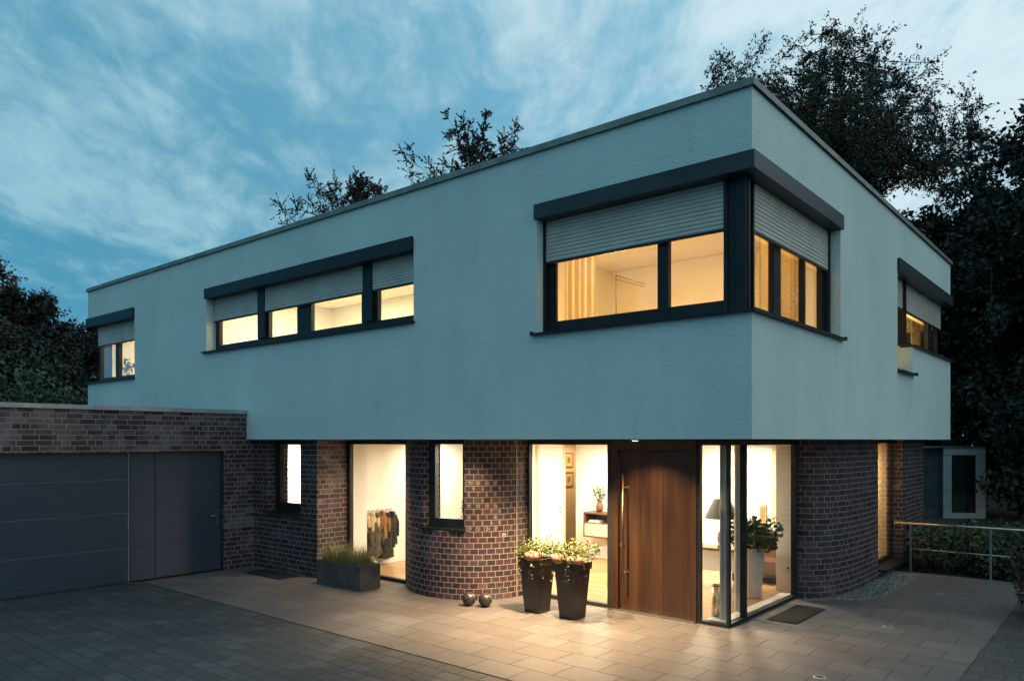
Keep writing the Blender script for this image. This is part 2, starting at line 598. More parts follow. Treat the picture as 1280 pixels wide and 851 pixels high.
def gravel_mat():
    m, N, b = base_mat('grey_gravel', (.2, .2, .2), .8)
    co = obj_co(N)
    v = N.node('ShaderNodeTexVoronoi', {'Vector': co, 'Scale': 38.0})
    r = N.xyz(v.outputs['Color'])[0]
    c = N.ramp(r, [(0, (.10, .105, .11)), (.6, (.22, .22, .22)), (1, (.40, .39, .37))])
    dd = v.outputs['Distance']
    N.put(b.inputs['Base Color'], N.mix(N.step(dd, .55, .85), c, (.03, .03, .03)))
    bump(N, b, N.m('SUBTRACT', 1.0, dd), .02)
    return m


M['gravel'] = gravel_mat()


def curtain_mat():
    m = bpy.data.materials.new('sheer_curtain')
    m.use_nodes = True
    m.node_tree.nodes.clear()
    N = NT(m.node_tree)
    out = N.node('ShaderNodeOutputMaterial')
    c = N.mix(N.noise(obj_co(N), 60, 2), (.66, .58, .44), (.74, .66, .52))
    df = N.node('ShaderNodeBsdfDiffuse', {'Color': c})
    tl = N.node('ShaderNodeBsdfTranslucent', {'Color': c})
    N.put(out.inputs[0], N.node('ShaderNodeMixShader', {0: .62, 1: df.outputs[0], 2: tl.outputs[0]}).outputs[0])
    return m


M['curtain'] = curtain_mat()


def garage_door_mat():
    m, N, b = base_mat('embossed_steel_panel', (.045, .050, .058), .5, 0, .45)
    co = obj_co(N)
    x, y, z = N.xyz(co)
    g = N.noise(N.vec(x, N.m('MULTIPLY', y, 1.4), N.m('MULTIPLY', z, 26.0)), 2.0, 5, .6, .4)
    N.put(b.inputs['Base Color'], N.mix(g, (.019, .031, .050), (.035, .051, .077)))
    bump(N, b, g, .008, .9)
    return m


M['garagedoor'] = garage_door_mat()

# ---------------------------------------------------------------- ground
g = MB()
g.poly([(-400, -400, -.08), (400, -400, -.08), (400, 400, -.08), (-400, 400, -.08)])
struct(g.build('ground', M['soil']))

g = MB()
g.box(-16, 6.0, -18, 5.2, -.2, -.006)
struct(g.build('driveway', M['cobble']))

TX1, TY0, TY1 = 1.75, -1.95, 7.5
g = MB()
for a in ((-9.86, TX1, TY0, 3.0), (-.9, TX1, 3.0, TY1)):
    g.poly([(a[0], a[2], 0), (a[1], a[2], 0), (a[1], a[3], 0), (a[0], a[3], 0)])
g.poly([(TX1, TY1, 0), (-.9, TY1, 0), (-.9, TY1, -.3), (TX1, TY1, -.3)])
g.poly([(TX1, 3, 0), (TX1, TY1, 0), (TX1, TY1, -.3), (TX1, 3, -.3)])
struct(g.build('terrace', M['slab']))

# bed of pebbles along the bulging wall
gv = MB()
gv.poly([(-.75, 3.7, .004), (-.05, 4.35, .004), (.13, 4.75, .004), (.13, 7.3, .004), (-.6, 7.4, .004), (-.9, 5, .004)])
o = gv.build('gravel', M['gravel'])
o['kind'] = 'stuff'
rng = np.random.default_rng(5)
peb = MB()
for k in range(900):
    x, y = rng.uniform(-.55, .12), rng.uniform(4.1, 7.3)
    if x > .10 or (y < 4.8 and x > -.35 + (y - 4.1) * .75):
        continue
    s = rng.uniform(.010, .022)
    w = rng.uniform(0, 3)
    c, d = math.cos(w) * s, math.sin(w) * s * .7
    t = (x, y, .006 + s * 1.1)
    ring = [(x + c, y + d, .008), (x - d, y + c * .8, .008), (x - c, y - d, .008), (x + d, y - c * .8, .008)]
    for q in range(4):
        peb.poly([ring[q], ring[(q + 1) % 4], t], smooth=True)
po = peb.build('pebbles', M['gravel'], o)
po['kind'] = 'stuff'

# ---------------------------------------------------------------- house: shell
HX0, HX1, HY0, HY1 = -17.28, 0.0, 0.0, 10.63
ZS, ZR = 2.414, 6.17
house = thing('modern_house', 'two storey house with flat roof, pale render above and dark brick below', 'house', (-8.6, 5.3, 0))


def grid_wall(mb, T, us, zs, d0, d1, holes):
    """wall of unit cells with rectangular holes: no overlapping faces"""
    us = sorted(set(us + [h[0] for h in holes] + [h[1] for h in holes]))
    zs = sorted(set(zs + [h[2] for h in holes] + [h[3] for h in holes]))

    def solid(i, j):
        if not (0 <= i < len(us) - 1 and 0 <= j < len(zs) - 1):
            return False
        u, z = (us[i] + us[i + 1]) / 2, (zs[j] + zs[j + 1]) / 2
        return not any(h[0] < u < h[1] and h[2] < z < h[3] for h in holes)
    P = lambda u, d, z: (*T(u, d), z)
    for i in range(len(us) - 1):
        for j in range(len(zs) - 1):
            if not solid(i, j):
                continue
            a, b, c, e = us[i], us[i + 1], zs[j], zs[j + 1]
            q = [(a, c), (b, c), (b, e), (a, e)]
            mb.poly([P(u, d0, z) for u, z in q], q)
            mb.poly([P(u, d1, z) for u, z in q][::-1], q[::-1])
            if not solid(i - 1, j):
                mb.poly([P(a, d1, c), P(a, d0, c), P(a, d0, e), P(a, d1, e)], [(d1, c), (d0, c), (d0, e), (d1, e)])
            if not solid(i + 1, j):
                mb.poly([P(b, d0, c), P(b, d1, c), P(b, d1, e), P(b, d0, e)], [(d0, c), (d1, c), (d1, e), (d0, e)])
            if not solid(i, j - 1):
                mb.poly([P(a, d1, c), P(b, d1, c), P(b, d0, c), P(a, d0, c)], [(a, d1), (b, d1), (b, d0), (a, d0)])
            if not solid(i, j + 1):
                mb.poly([P(a, d0, e), P(b, d0, e), P(b, d1, e), P(a, d1, e)], [(a, d0), (b, d0), (b, d1), (a, d1)])


TF = lambda u, d: (u, d)                # front facade: u along x, depth inwards along y
TR = lambda u, d: (-d, u)               # right facade: u along y, depth inwards along -x
TL = lambda u, d: (HX0 + d, u)          # left facade
TB = lambda u, d: (u, HY1 - d)          # back facade
WT = .30
OW1 = (HX0, -14.64, 3.85, 5.45)
OW2 = (-11.37, -5.23, 4.19, 5.45)
OW3 = (-2.88, HX1, 3.79, 5.45)
up = MB()
grid_wall(up, TF, [HX0, HX1], [ZS, ZR], 0, WT, [OW1, OW2, OW3])
grid_wall(up, TR, [WT, HY1], [ZS, ZR], 0, WT, [(WT, 3.03, 3.79, 5.45), (6.13, HY1, 4.10, 5.45), (6.13, 7.20, 3.58, 4.10)])
grid_wall(up, TL, [WT, HY1], [ZS, ZR], 0, WT, [(WT, .46, 3.85, 5.45)])
grid_wall(up, TB, [HX0 + WT, HX1 - WT], [ZS, ZR], 0, WT, [(-2.0, HX1 - WT, 4.10, 5.45)])
up.build('upper_wall', M['stucco'], house)

sf = MB()
sf.box(HX0 + WT, HX1 - WT, HY0 + WT, HY1 - WT, ZS + .001, 2.65)
sf.build('floor_slab', M['ceiling'], house)
rf = MB()
rf.box(HX0 + WT, HX1 - WT, HY0 + WT, HY1 - WT, 5.72, 6.0)
roof = rf.build('roof', M['ceiling'], house)
cp = MB()
e = .035
for a in ((HX0 - e, HX1 + e, -e, WT), (HX0 - e, HX1 + e, HY1 - WT, HY1 + e), (HX0 - e, HX0 + WT, WT, HY1 - WT), (HX1 - WT, HX1 + e, WT, HY1 - WT)):
    cp.box(*a, ZR, ZR + .028)
    cp.box(a[0] + .012 if a[0] < HX1 - 1 else a[0], a[1] - .012, a[2] + .012, a[3], ZR + .0285, ZR + .055)
d = .04
cp.box(HX0 - e - .004, HX1 + e + .004, -e - .004, -e + .001, ZR - .035, ZR + .03)
cp.box(HX1 + e - .001, HX1 + e + .004, -e + .0015, HY1 + e, ZR - .035, ZR + .03)
cp.box(HX0 - e - .004, HX0 - e + .001, -e + .0015, HY1 + e, ZR - .035, ZR + .03)
cp.build('roof_coping', M['coping'], roof)


# ---------------------------------------------------------------- house: brick ground floor
def strip_wall(pts, z0, z1, thick, name, mat, holes=(), u0=0.0, side=1):
    """upright wall along a plan polyline with a UV in metres; holes = (s0, s1, za, zb)"""
    pts = [Vector((p[0], p[1])) for p in pts]
    S = [0.0]
    for a, b in zip(pts, pts[1:]):
        S.append(S[-1] + (b - a).length)

    def at(s):
        s = min(max(s, 0), S[-1])
        for k in range(len(S) - 1):
            if s <= S[k + 1] + 1e-9:
                t = (s - S[k]) / (S[k + 1] - S[k])
                return pts[k].lerp(pts[k + 1], t)
        return pts[-1]

    def nrm(s):
        e = .02
        t = (at(min(s + e, S[-1])) - at(max(s - e, 0))).normalized()
        return Vector((t.y, -t.x)) * side      # outward
    ss = sorted(set([round(x, 4) for x in S] + [h[0] for h in holes] + [h[1] for h in holes]))
    zs = sorted(set([z0, z1] + [h[2] for h in holes] + [h[3] for h in holes]))
    mb = MB()

    def solid(i, j):
        if not (0 <= i < len(ss) - 1 and 0 <= j < len(zs) - 1):
            return False
        u, z = (ss[i] + ss[i + 1]) / 2, (zs[j] + zs[j + 1]) / 2
        return not any(h[0] < u < h[1] and h[2] < z < h[3] for h in holes)

    def O(s, z):
        p = at(s)
        return (p.x, p.y, z)

    def I(s, z):
        p = at(s) - nrm(s) * thick
        return (p.x, p.y, z)
    for i in range(len(ss) - 1):
        for j in range(len(zs) - 1):
            if not solid(i, j):
                continue
            a, b, c, e = ss[i], ss[i + 1], zs[j], zs[j + 1]
            mb.poly([O(a, c), O(b, c), O(b, e), O(a, e)], [(a + u0, c), (b + u0, c), (b + u0, e), (a + u0, e)])
            mb.poly([I(b, c), I(a, c), I(a, e), I(b, e)], [(b, c), (a, c), (a, e), (b, e)])
            if not solid(i - 1, j):
                mb.poly([I(a, c), O(a, c), O(a, e), I(a, e)], [(a - thick, c), (a, c), (a, e), (a - thick, e)])
            if not solid(i + 1, j):
                mb.poly([O(b, c), I(b, c), I(b, e), O(b, e)], [(b, c), (b + thick, c), (b + thick, e), (b, e)])
            if not solid(i, j - 1) and c > z0 + .01:
                mb.poly([I(a, c), I(b, c), O(b, c), O(a, c)], [(a, 0), (b, 0), (b, thick), (a, thick)])
            if not solid(i, j + 1) and e < z1 - .01:
                mb.poly([O(a, e), O(b, e), I(b, e), I(a, e)], [(a, 0), (b, 0), (b, thick), (a, thick)])
    for k in range(len(mb.sm)):
        mb.sm[k] = False
    return mb.build(name, mat, house), at, nrm, S


def smooth_curve(ctrl, n=6):
    P = [Vector(p) for p in ctrl]
    P = [2 * P[0] - P[1]] + P + [2 * P[-1] - P[-2]]
    out = []
    for k in range(1, len(P) - 2):
        for q in range(n):
            t = q / n
            a, b, c, d = P[k - 1], P[k], P[k + 1], P[k + 2]
            out.append(.5 * (2 * b + (c - a) * t + (2 * a - 5 * b + 4 * c - d) * t * t + (3 * b - a - 3 * c + d) * t ** 3))
    out.append(P[-2])
    return out


ZT = 2.411
# flat front bay with the small window beside the garage
strip_wall([(-9.86, .16), (-7.86, .16)], 0, ZT, .45, 'brick_wall', M['brick'], [(.44, 1.50, 1.04, ZT)])
strip_wall([(-7.86, .611), (-7.86, .84)], 0, ZT, .2, 'brick_wall', M['brick'], u0=2.45)
# bulging wall between cloakroom glass and entrance
C1 = smooth_curve([(-6.24, .84), (-6.12, .66), (-5.78, .44), (-5.38, .335), (-5.05, .345), (-4.70, .46), (-4.45, .66), (-4.27, .96), (-4.20, 1.25), (-4.19, 1.47)], 5)
SC = 0
# place the window between two plan positions
acc, s_a, s_b = 0.0, None, None
for a, b in zip(C1, C1[1:]):
    if s_a is None and b.x > -5.34:
        s_a = acc
    if s_b is None and b.x > -4.61:
        s_b = acc
    acc += (b - a).length
bulge, at1, n1, S1 = strip_wall(C1, 0, ZT, .34, 'brick_wall', M['header'], [(s_a, s_b, 1.03, ZT)])
# bulging wall on the right facade
C2 = smooth_curve([(-.90, 3.90), (-.76, 3.94), (-.61, 4.08), (-.49, 4.33), (-.41, 4.72), (-.37, 5.25), (-.36, 5.8), (-.37, 6.4), (-.38, 7.2), (-.39, 8.2), (-.40, 9.2), (-.41, 10.1)], 5)
acc, r_a, r_b = 0.0, None, None
for a, b in zip(C2, C2[1:]):
    if r_a is None and b.y > 6.46:
        r_a = acc
    if r_b is None and b.y > 8.2:
        r_b = acc
    acc += (b - a).length
strip_wall(C2, 0, ZT, .34, 'brick_wall', M['brick'], [(r_a, r_b, .10, ZT)])
strip_wall([(-.75, 10.1), (-14.5, 10.1)], 0, ZT, .3, 'brick_wall', M['brick'])
strip_wall([(-14.5, 9.8), (-14.5, .2)], 0, ZT, .3, 'brick_wall', M['brick'])
strip_wall([(-14.5, .16), (-9.86, .16)], 0, ZT, .3, 'brick_wall', M['brick'])
# sealed movement joint beside the entrance glass
j = MB()
p = at1(S1[-1] - .28) + n1(S1[-1] - .28) * .002
j.box(p.x - .006, p.x + .006, p.y - .006, p.y + .006, 0, ZT)
j.build('movement_joint', M['letter'], house)

# ---------------------------------------------------------------- house: interior shell
fl = MB()
fl.box(-14.2, -.93, 1.5, 9.8, -.05, .012)
fl.box(-14.2, -6.2, .9, 1.5, -.05, .012)
fl.build('interior_floor', M['floor'], house)
zt = 2.395
for mat_, walls in (('white', ((-8.05, -7.92, .90, 1.30),        # jamb by the cloakroom glass
                               (-8.30, -8.15, 1.30, 5.2),         # coat wall
                               (-14.1, -8.31, 2.6, 2.75),         # room behind the small window
                               (-6.16, -6.0, 2.75, 4.90),         # wall carrying the white hall door
                               (-5.92, -1.78, 5.2, 5.35),         # wall with the floating shelf
                               (-1.30, -.80, 4.12, 4.30),         # wall at the end of the corner glass
                               (-6.4, -5.92, 9.0, 9.15), (-14.15, -14.12, 1, 9.7), (-14.1, -.95, 9.72, 9.75))),
                    ('cream', ((-7.75, -7.6, 5.3, 9.6),           # corridor wall with the prints
                               (-1.78, -1.62, 5.2, 9.7)))):
    for w_ in walls:
        MB().box(*w_, .012, zt).build('partition', M[mat_], house)
ce = MB()
ce.box(-14.2, -.92, 1.5, 9.8, 2.397, 2.403)
ce.box(-14.2, -6.3, .9, 1.499, 2.397, 2.403)
ce.build('ceiling', M['ceiling'], house)

# upper rooms
zb, zu = 2.66, 5.715
for w_ in ((-5.05, -4.9, WT, 5.0), (-4.9, -.3, 5.0, 5.15), (-12.6, -5.06, 4.0, 4.15), (-12.75, -12.6, WT, 5.0), (-16.9, -12.76, 4.2, 4.35), (-4.6, -4.45, 5.16, 10.3)):
    MB().box(*w_, zb, zu).build('partition', M['white'], house)
uf = MB()
uf.box(HX0 + WT, -.31, WT + .01, HY1 - WT - .01, 2.651, 2.66)
uf.build('interior_floor', M['floor'], house)


# ---------------------------------------------------------------- house: windows
def shutter(T, u0, u1, z0, z1, d, parent):
    mb = MB()
    pitch = .0475
    n = int(round((z1 - z0 - .03) / pitch))
    pitch = (z1 - z0 - .03) / n
    P = lambda u, dd, z: (*T(u, dd), z)
    prof = [(.0, .006), (.08, .0), (.3, -.006), (.55, -.008), (.8, -.005), (.95, .0), (1, .006)]
    for k in range(n):
        zb = z0 + .03 + k * pitch
        for (a, da), (b, db) in zip(prof, prof[1:]):
            mb.poly([P(u0, d + da, zb + a * pitch), P(u1, d + da, zb + a * pitch), P(u1, d + db, zb + b * pitch), P(u0, d + db, zb + b * pitch)], smooth=False)
    mb.tbox(T, u0, u1, d + .012, d + .02, z0 + .03, z1)
    o = mb.build('roller_shutter', M['shutter'], parent)
    b2 = MB()
    b2.tbox(T, u0, u1, d - .008, d + .018, z0, z0 + .0295)
    b2.build('shutter_rail', M['metal'], parent)
    return o


def pane(T, u0, u1, z0, z1, d, parent):
    mb = MB()
    mb.tbox(T, u0, u1, d, d + .006, z0, z1)
    # a single sheet is enough for the thin pane
    P = lambda u, z: (*T(u, d), z)
    mb = MB()
    mb.poly([P(u0, z0), P(u1, z0), P(u1, z1), P(u0, z1)])
    return mb.build('pane', M['glass'], parent)


def frame_bars(mb, T, bars, d0, d1):
    for u0, u1, z0, z1 in bars:
        mb.tbox(T, u0, u1, d0, d1, z0, z1)


D0, D1 = .20, .275
SD = .155
# --- large corner window
fm = MB()
f_bars = [(-2.88, -2.76, 3.80, 5.28), (-1.23, -1.09, 3.93, 4.76), (-2.76, -.36, 3.80, 3.93), (-2.76, -.36, 4.76, 5.28)]
frame_bars(fm, TF, [(-2.88, -2.76, 3.80, 5.28), (-2.76, -.36, 3.80, 3.93), (-1.23, -1.09, 3.931, 5.28), (-.36, -.275, 3.80, 5.28)], D0, D1)
frame_bars(fm, TF, [(-2.76, -2.735, 3.931, 5.28), (-2.734, -1.231, 3.931, 3.955), (-1.089, -.361, 3.931, 3.955)], D0 + .02, D1 - .01)
frame_bars(fm, TR, [(.36, .45, 3.80, 5.28), (.45, 2.99, 3.80, 3.90), (1.16, 1.37, 3.901, 5.28), (2.19, 2.24, 3.901, 5.28), (2.89, 3.03, 3.80, 5.28)], D0, D1)
cw = fm.build('window', M['metal'], house)
pst = MB()
pst.box(-.275, -.20, .20, .275, 3.80, 5.28)
pst.box(-.33, -.10, .155, .199, 3.80, 5.28)
pst.box(-.199, -.155, .1995, .36, 3.80, 5.28)
pst.box(-.22, -.115, .115, .1545, 3.80, 5.28)
pst.build('corner_post', M['metal'], cw, .004)
for w_ in ((-2.88, -2.845, .13, .199), (-.375, -.3305, .13, .199), (-.199, -.13, .3605, .395), (-.199, -.13, 2.985, 3.03)):
    MB().box(*w_, 3.80, 5.28).build('guide_rail', M['metal'], cw)
for u0, u1 in ((-2.735, -1.23), (-1.09, -.36)):
    pane(TF, u0, u1, 3.93, 5.2, D0 + .035, cw)
for u0, u1 in ((.45, 1.16), (1.37, 2.19), (2.24, 2.89)):
    pane(TR, u0, u1, 3.90, 5.2, D0 + .035, cw)
shutter(TF, -2.843, -.377, 4.70, 5.27, SD, cw)
shutter(TR, .397, 2.983, 4.70, 5.27, SD, cw)
bx = MB()
bx.box(-2.90, .045, -.045, .20, 5.262, 5.452)
bx.box(-.20, .045, .2005, 3.045, 5.262, 5.452)
bx.build('shutter_box', M['box'], cw, .012)
sl = MB()
sl.box(-2.95, .065, -.065, .20, 3.758, 3.788)
sl.box(-.20, .065, .2005, 3.12, 3.758, 3.788)
sl.box(-2.95, -2.935, -.065, -.001, 3.7885, 3.812)
sl.box(.001, .065, 3.105, 3.12, 3.7885, 3.812)
sl.build('window_sill', M['metal'], cw, .003)

# --- long strip window
fm = MB()
frame_bars(fm, TF, [(-11.37, -11.22, 4.20, 5.28), (-11.22, -5.23, 4.20, 4.325), (-9.80, -9.42, 4.326, 5.28), (-8.52, -8.09, 4.326, 5.28), (-6.70, -6.29, 4.326, 5.28), (-5.32, -5.23, 4.326, 5.28)], D0, D1)
frame_bars(fm, TF, [(-9.72, -9.50, 4.326, 5.28), (-6.60, -6.38, 4.326, 5.28)], D0 - .06, D0 - .001)
sw = fm.build('window', M['metal'], house)
for u0, u1 in ((-11.22, -9.80), (-9.42, -8.52), (-8.09, -6.70), (-6.29, -5.32)):
    pane(TF, u0, u1, 4.325, 5.2, D0 + .035, sw)
for u0, u1 in ((-11.34, -9.74), (-9.48, -6.62), (-6.36, -5.235)):
    shutter(TF, u0, u1, 4.785, 5.27, SD, sw)
bx = MB()
bx.box(-11.39, -5.232, -.045, .20, 5.25, 5.452)
bx.build('shutter_box', M['metal'], sw, .012)
sl = MB()
sl.box(-11.48, -5.2, -.065, .20, 4.155, 4.188)
sl.build('window_sill', M['metal'], sw, .003)

# --- window wrapping the far left corner
fm = MB()
frame_bars(fm, TF, [(-17.08, -16.98, 3.86, 5.28), (-16.98, -14.64, 3.86, 3.955), (-16.14, -15.93, 3.956, 5.28), (-14.8, -14.64, 3.956, 5.28)], D0, D1)
frame_bars(fm, TL, [(.276, .459, 3.86, 5.44)], D0, D1)
lw = fm.build('window', M['metal'], house)
for u0, u1 in ((-16.98, -16.14), (-15.93, -14.8)):
    pane(TF, u0, u1, 3.955, 5.2, D0 + .035, lw)
shutter(TF, -17.04, -14.66, 4.735, 5.27, SD, lw)
bx = MB()
bx.box(-17.325, -14.645, -.045, .20, 5.235, 5.452)
bx.box(-17.325, HX0 + .2, .2005, .458, 5.235, 5.452)
bx.build('shutter_box', M['metal'], lw, .012)
sl = MB()
sl.box(-17.345, -14.62, -.065, .20, 3.815, 3.848)
sl.box(-17.345, HX0 + .2, .2005, .50, 3.815, 3.848)
sl.build('window_sill', M['metal'], lw, .003)

# --- window wrapping the far right corner, stepped down at its near end
fm = MB()
frame_bars(fm, TR, [(6.13, 6.24, 3.60, 5.28), (6.24, 7.20, 3.60, 3.69), (7.20, 7.42, 4.11, 5.28), (6.72, 6.80, 3.691, 5.28), (7.42, 10.43, 4.11, 4.22), (9.48, 9.78, 4.221, 5.28), (10.34, 10.43, 4.221, 5.28)], D0, D1)
frame_bars(fm, TB, [(-.36, -.2755, 4.11, 5.28), (-2.0, -.36, 4.11, 4.22)], D0, D1)
rw = fm.build('window', M['metal'], house)
for u0, u1, z0 in ((6.24, 6.72, 3.69), (6.80, 7.20, 3.69), (7.42, 9.48, 4.22), (9.78, 10.34, 4.22)):
    pane(TR, u0, u1, z0, 5.2, D0 + .035, rw)
pane(TB, -2.0, -.36, 4.22, 5.2, D0 + .035, rw)
shutter(TR, 6.16, 7.16, 4.72, 5.27, SD, rw)
shutter(TR, 7.22, 10.45, 4.72, 5.27, SD, rw)
shutter(TB, -2.0, -.2, 4.72, 5.27, SD, rw)
gd = MB()
gd.box(-.199, -.10, 7.165, 7.2145, 4.11, 5.26)
gd.build('guide_rail', M['metal'], rw)
bx = MB()
bx.box(-.20, .045, 6.11, HY1 + .045, 5.25, 5.452)
bx.build('shutter_box', M['box'], rw, .012)
sl = MB()
sl.box(-.20, .065, 7.19, HY1 + .07, 4.068, 4.098)
sl.box(-.20, .085, 6.12, 7.26, 3.545, 3.578)
sl.box(.03, .085, 7.2, 7.26, 3.5785, 3.60)
sl.build('window_sill', M['metal'], rw, .003)

# --- small window beside the garage (ground floor)
fm = MB()
frame_bars(fm, TF, [(-9.42, -9.27, 1.06, ZT), (-8.52, -8.36, 1.06, ZT), (-9.27, -8.52, 1.06, 1.24), (-9.27, -8.52, 2.32, ZT)], .34, .42)
gw = fm.build('window', M['metal'], house)
pane(TF, -9.27, -8.52, 1.24, 2.32, .385, gw)
sl = MB()
sl.box(-9.46, -8.33, .115, .339, 1.043, 1.075)
sl.build('window_sill', M['metal'], gw, .003)

# --- narrow window in the bulging entrance wall
pa, pb = at1(s_a), at1(s_b)
tv = (pb - pa)
L = tv.length
tv.normalize()
nv = Vector((tv.y, -tv.x))
ang = math.atan2(tv.y, tv.x)


def TC(u, d):
    p = pa + tv * u - nv * d
    return (p.x, p.y)


def tprism(mb, u0, u1, d0, d1, z0, z1):
    a = [TC(u0, d0), TC(u1, d0), TC(u1, d1), TC(u0, d1)]
    lo = [(*p, z0) for p in a]
    hi = [(*p, z1) for p in a]
    mb.poly(lo[::-1])
    mb.poly(hi)
    for k in range(4):
        mb.poly([lo[k], lo[(k + 1) % 4], hi[(k + 1) % 4], hi[k]])


fm = MB()
for a in ((0.0, .16, 1.05, ZT), (L - .095, L, 1.05, ZT), (.16, L - .095, 1.05, 1.20), (.16, L - .095, 2.34, ZT)):
    tprism(fm, a[0], a[1], .10, .19, a[2], a[3])
nw = fm.build('window', M['metal'], house)
pm = MB()
pm.poly([(*TC(.16, .14), 1.2), (*TC(L - .095, .14), 1.2), (*TC(L - .095, .14), 2.34), (*TC(.16, .14), 2.34)])
pm.build('pane', M['glass'], nw)
sm = MB()
tprism(sm, -.03, L + .02, -.06, .099, 1.033, 1.062)
sm.build('window_sill', M['metal'], nw, .003)

# --- tall narrow window in the right facade
fm = MB()
TW = lambda u, d: (-.38 - d, u)
frame_bars(fm, TW, [(6.50, 6.56, .14, ZT), (8.15, 8.185, .14, ZT), (6.56, 8.15, .14, .20), (6.56, 8.15, 2.345, ZT)], .19, .25)
tw = fm.build('window', M['metal'], house)
pane(TW, 6.56, 8.15, .20, 2.345, .205, tw)
sl = MB()
sl.box(-.60, -.27, 6.5, 8.2, .103, .138)
sl.build('window_sill', M['metal'], tw, .003)

# --- glass walls
# cloakroom glass
fm = MB()
frame_bars(fm, TF, [(-7.855, -7.78, .0, ZT), (-6.30, -6.245, .0, ZT), (-7.78, -6.30, .0, .06), (-7.78, -6.30, 2.33, ZT)], .80, .88)
cg = fm.build('glass_wall', M['metal'], house)
pane(TF, -7.78, -6.30, .06, 2.33, .84, cg)
# glass left of the entrance door
fm = MB()
frame_bars(fm, TF, [(-4.255, -4.15, .0, ZT), (-2.72, -2.66, .0, ZT), (-4.15, -2.72, .0, .055), (-4.15, -2.72, 2.335, ZT)], 1.43, 1.51)
eg = fm.build('glass_wall', M['metal'], house)
pane(TF, -4.15, -2.72, .055, 2.335, 1.47, eg)
# corner glass right of the door
XG = -.89
fm = MB()
frame_bars(fm, TF, [(-1.33, -1.285, .0, ZT), (-1.285, -.925, .0, .045), (-1.285, -.925, 2.335, ZT), (-.925, -.89, .0, ZT)], 1.43, 1.50)
fm.box(-.965, -.89, 1.505, 3.84, 0, .045)
fm.box(-.965, -.89, 1.505, 3.84, 2.335, ZT)
fm.box(-.965, -.89, 1.95, 2.01, .0455, 2.3345)
fm.box(-.965, -.89, 3.84, 3.895, 0, ZT)
rg = fm.build('glass_wall', M['metal'], house)
pane(TF, -1.285, -.925, .045, 2.335, 1.465, rg)
TG = lambda u, d: (XG - d, u)
pane(TG, 1.50, 1.95, .045, 2.335, .035, rg)
pane(TG, 2.01, 3.84, .045, 2.335, .035, rg)
wl = MB()
wl.box(-1.25, -.975, 1.52, 1.85, .0125, .05)
wl.box(-1.12, -.975, 1.85, 3.9, .0125, .05)
wl.build('inner_sill', M['paint'], rg)

# ---------------------------------------------------------------- front door
fm = MB()
frame_bars(fm, TF, [(-2.655, -2.54, .0, ZT), (-1.40, -1.335, .0, ZT), (-2.54, -1.40, 2.26, ZT)], 1.42, 1.52)
dl = MB()
dl.box(-2.385, -1.41, 1.455, 1.52, .018, 2.25)
dl.box(-2.53, -2.391, 1.455, 1.52, .018, 2.25)
door = dl.build('front_door', M['door'], house, .003)
fm.box(-2.56, -1.38, 1.5215, 1.55, 2.20, 2.30)
fm.build('door_frame', M['door'], door, .003)
hb = MB()
hb.tube([(-2.43, 1.375, .36), (-2.43, 1.375, 1.93)], .016, 12)
hb.build('pull_handle', M['bronze'], door)
for z in (.55, 1.74):
    s = MB()
    s.tube([(-2.43, 1.376, z), (-2.40, 1.454, z)], .009, 8)
    s.tube([(-2.40, 1.447, z), (-2.40, 1.456, z)], .022, 12)
    s.build('handle_bracket', M['steel'], door)
s = MB()
s.tube([(-2.478, 1.43, .93), (-2.478, 1.456, .93)], .026, 14)
s.build('door_lock', M['steel'], door)
s = MB()
s.box(-2.655, -1.335, 1.36, 1.52, .0005, .0165)
s.build('threshold', M['steel'], door)

# ---------------------------------------------------------------- lettering and bell on the bulging wall
bl = MB()
u_bell = S1[-1] - .52
p, n = at1(u_bell), n1(u_bell)
bl.tube([(p.x, p.y, .965), (p.x + n.x * .012, p.y + n.y * .012, .965)], .033, 18)
bell = bl.build('doorbell', M['letter'], house)
bb = MB()
bb.tube([(p.x + n.x * .012, p.y + n.y * .012, .965), (p.x + n.x * .020, p.y + n.y * .020, .965)], .011, 12)
bb.build('bell_button', M['ball'], bell)

rows = [('CW', 'N', '20', '07'), ('9', '4', '1', '9'), ('C', '1', 'L', 'C'), ('1', '4', '3', '1'), ('M', 'M', '10', 'Pa'),
        ('2', '2', '7', '4'), ('D', 'S', '1', 'N'), ('3', '2', '4', '9'), ('OP', 'C1', 'CN', '17')]
zrow0 = 0.0857 * 20
for ri, rw_ in enumerate(rows):
    for ci, ch in enumerate(rw_):
        cu = bpy.data.curves.new('t', 'FONT')
        cu.body = ch
        cu.size = .072
        cu.align_x = 'CENTER'
        cu.extrude = .003
        to = bpy.data.objects.new('t', cu)
        col.objects.link(to)
        bpy.context.view_layer.update()
        me = bpy.data.meshes.new_from_object(to.evaluated_get(bpy.context.evaluated_depsgraph_get()))
        bpy.data.objects.remove(to)
        us = S1[-1] - 1.03 + ci * .134 + (.067 if ri % 2 else 0) - .03
        p, n = at1(us), n1(us)
        t = Vector((-n.y, n.x))
        z = zrow0 - ri * .0857 + .017
        vs = [(p.x + t.x * v.co.x + n.x * (.006 + v.co.z), p.y + t.y * v.co.x + n.y * (.006 + v.co.z), z + v.co.y) for v in me.vertices]
        lm = MB()
        i0 = len(lm.v)
        lm.v += vs
        for q in me.polygons:
            lm.f.append(tuple(i0 + k for k in q.vertices))
            lm.uv.append([(0, 0)] * len(q.vertices))
            lm.sm.append(False)
        bpy.data.meshes.remove(me)
        lm.build('letter', M['letter'], bulge)

# ---------------------------------------------------------------- lamps that belong to the house
WARM = (1, .65, .33)
SOFT = (1, .83, .58)
AMBER = (1, .52, .15)


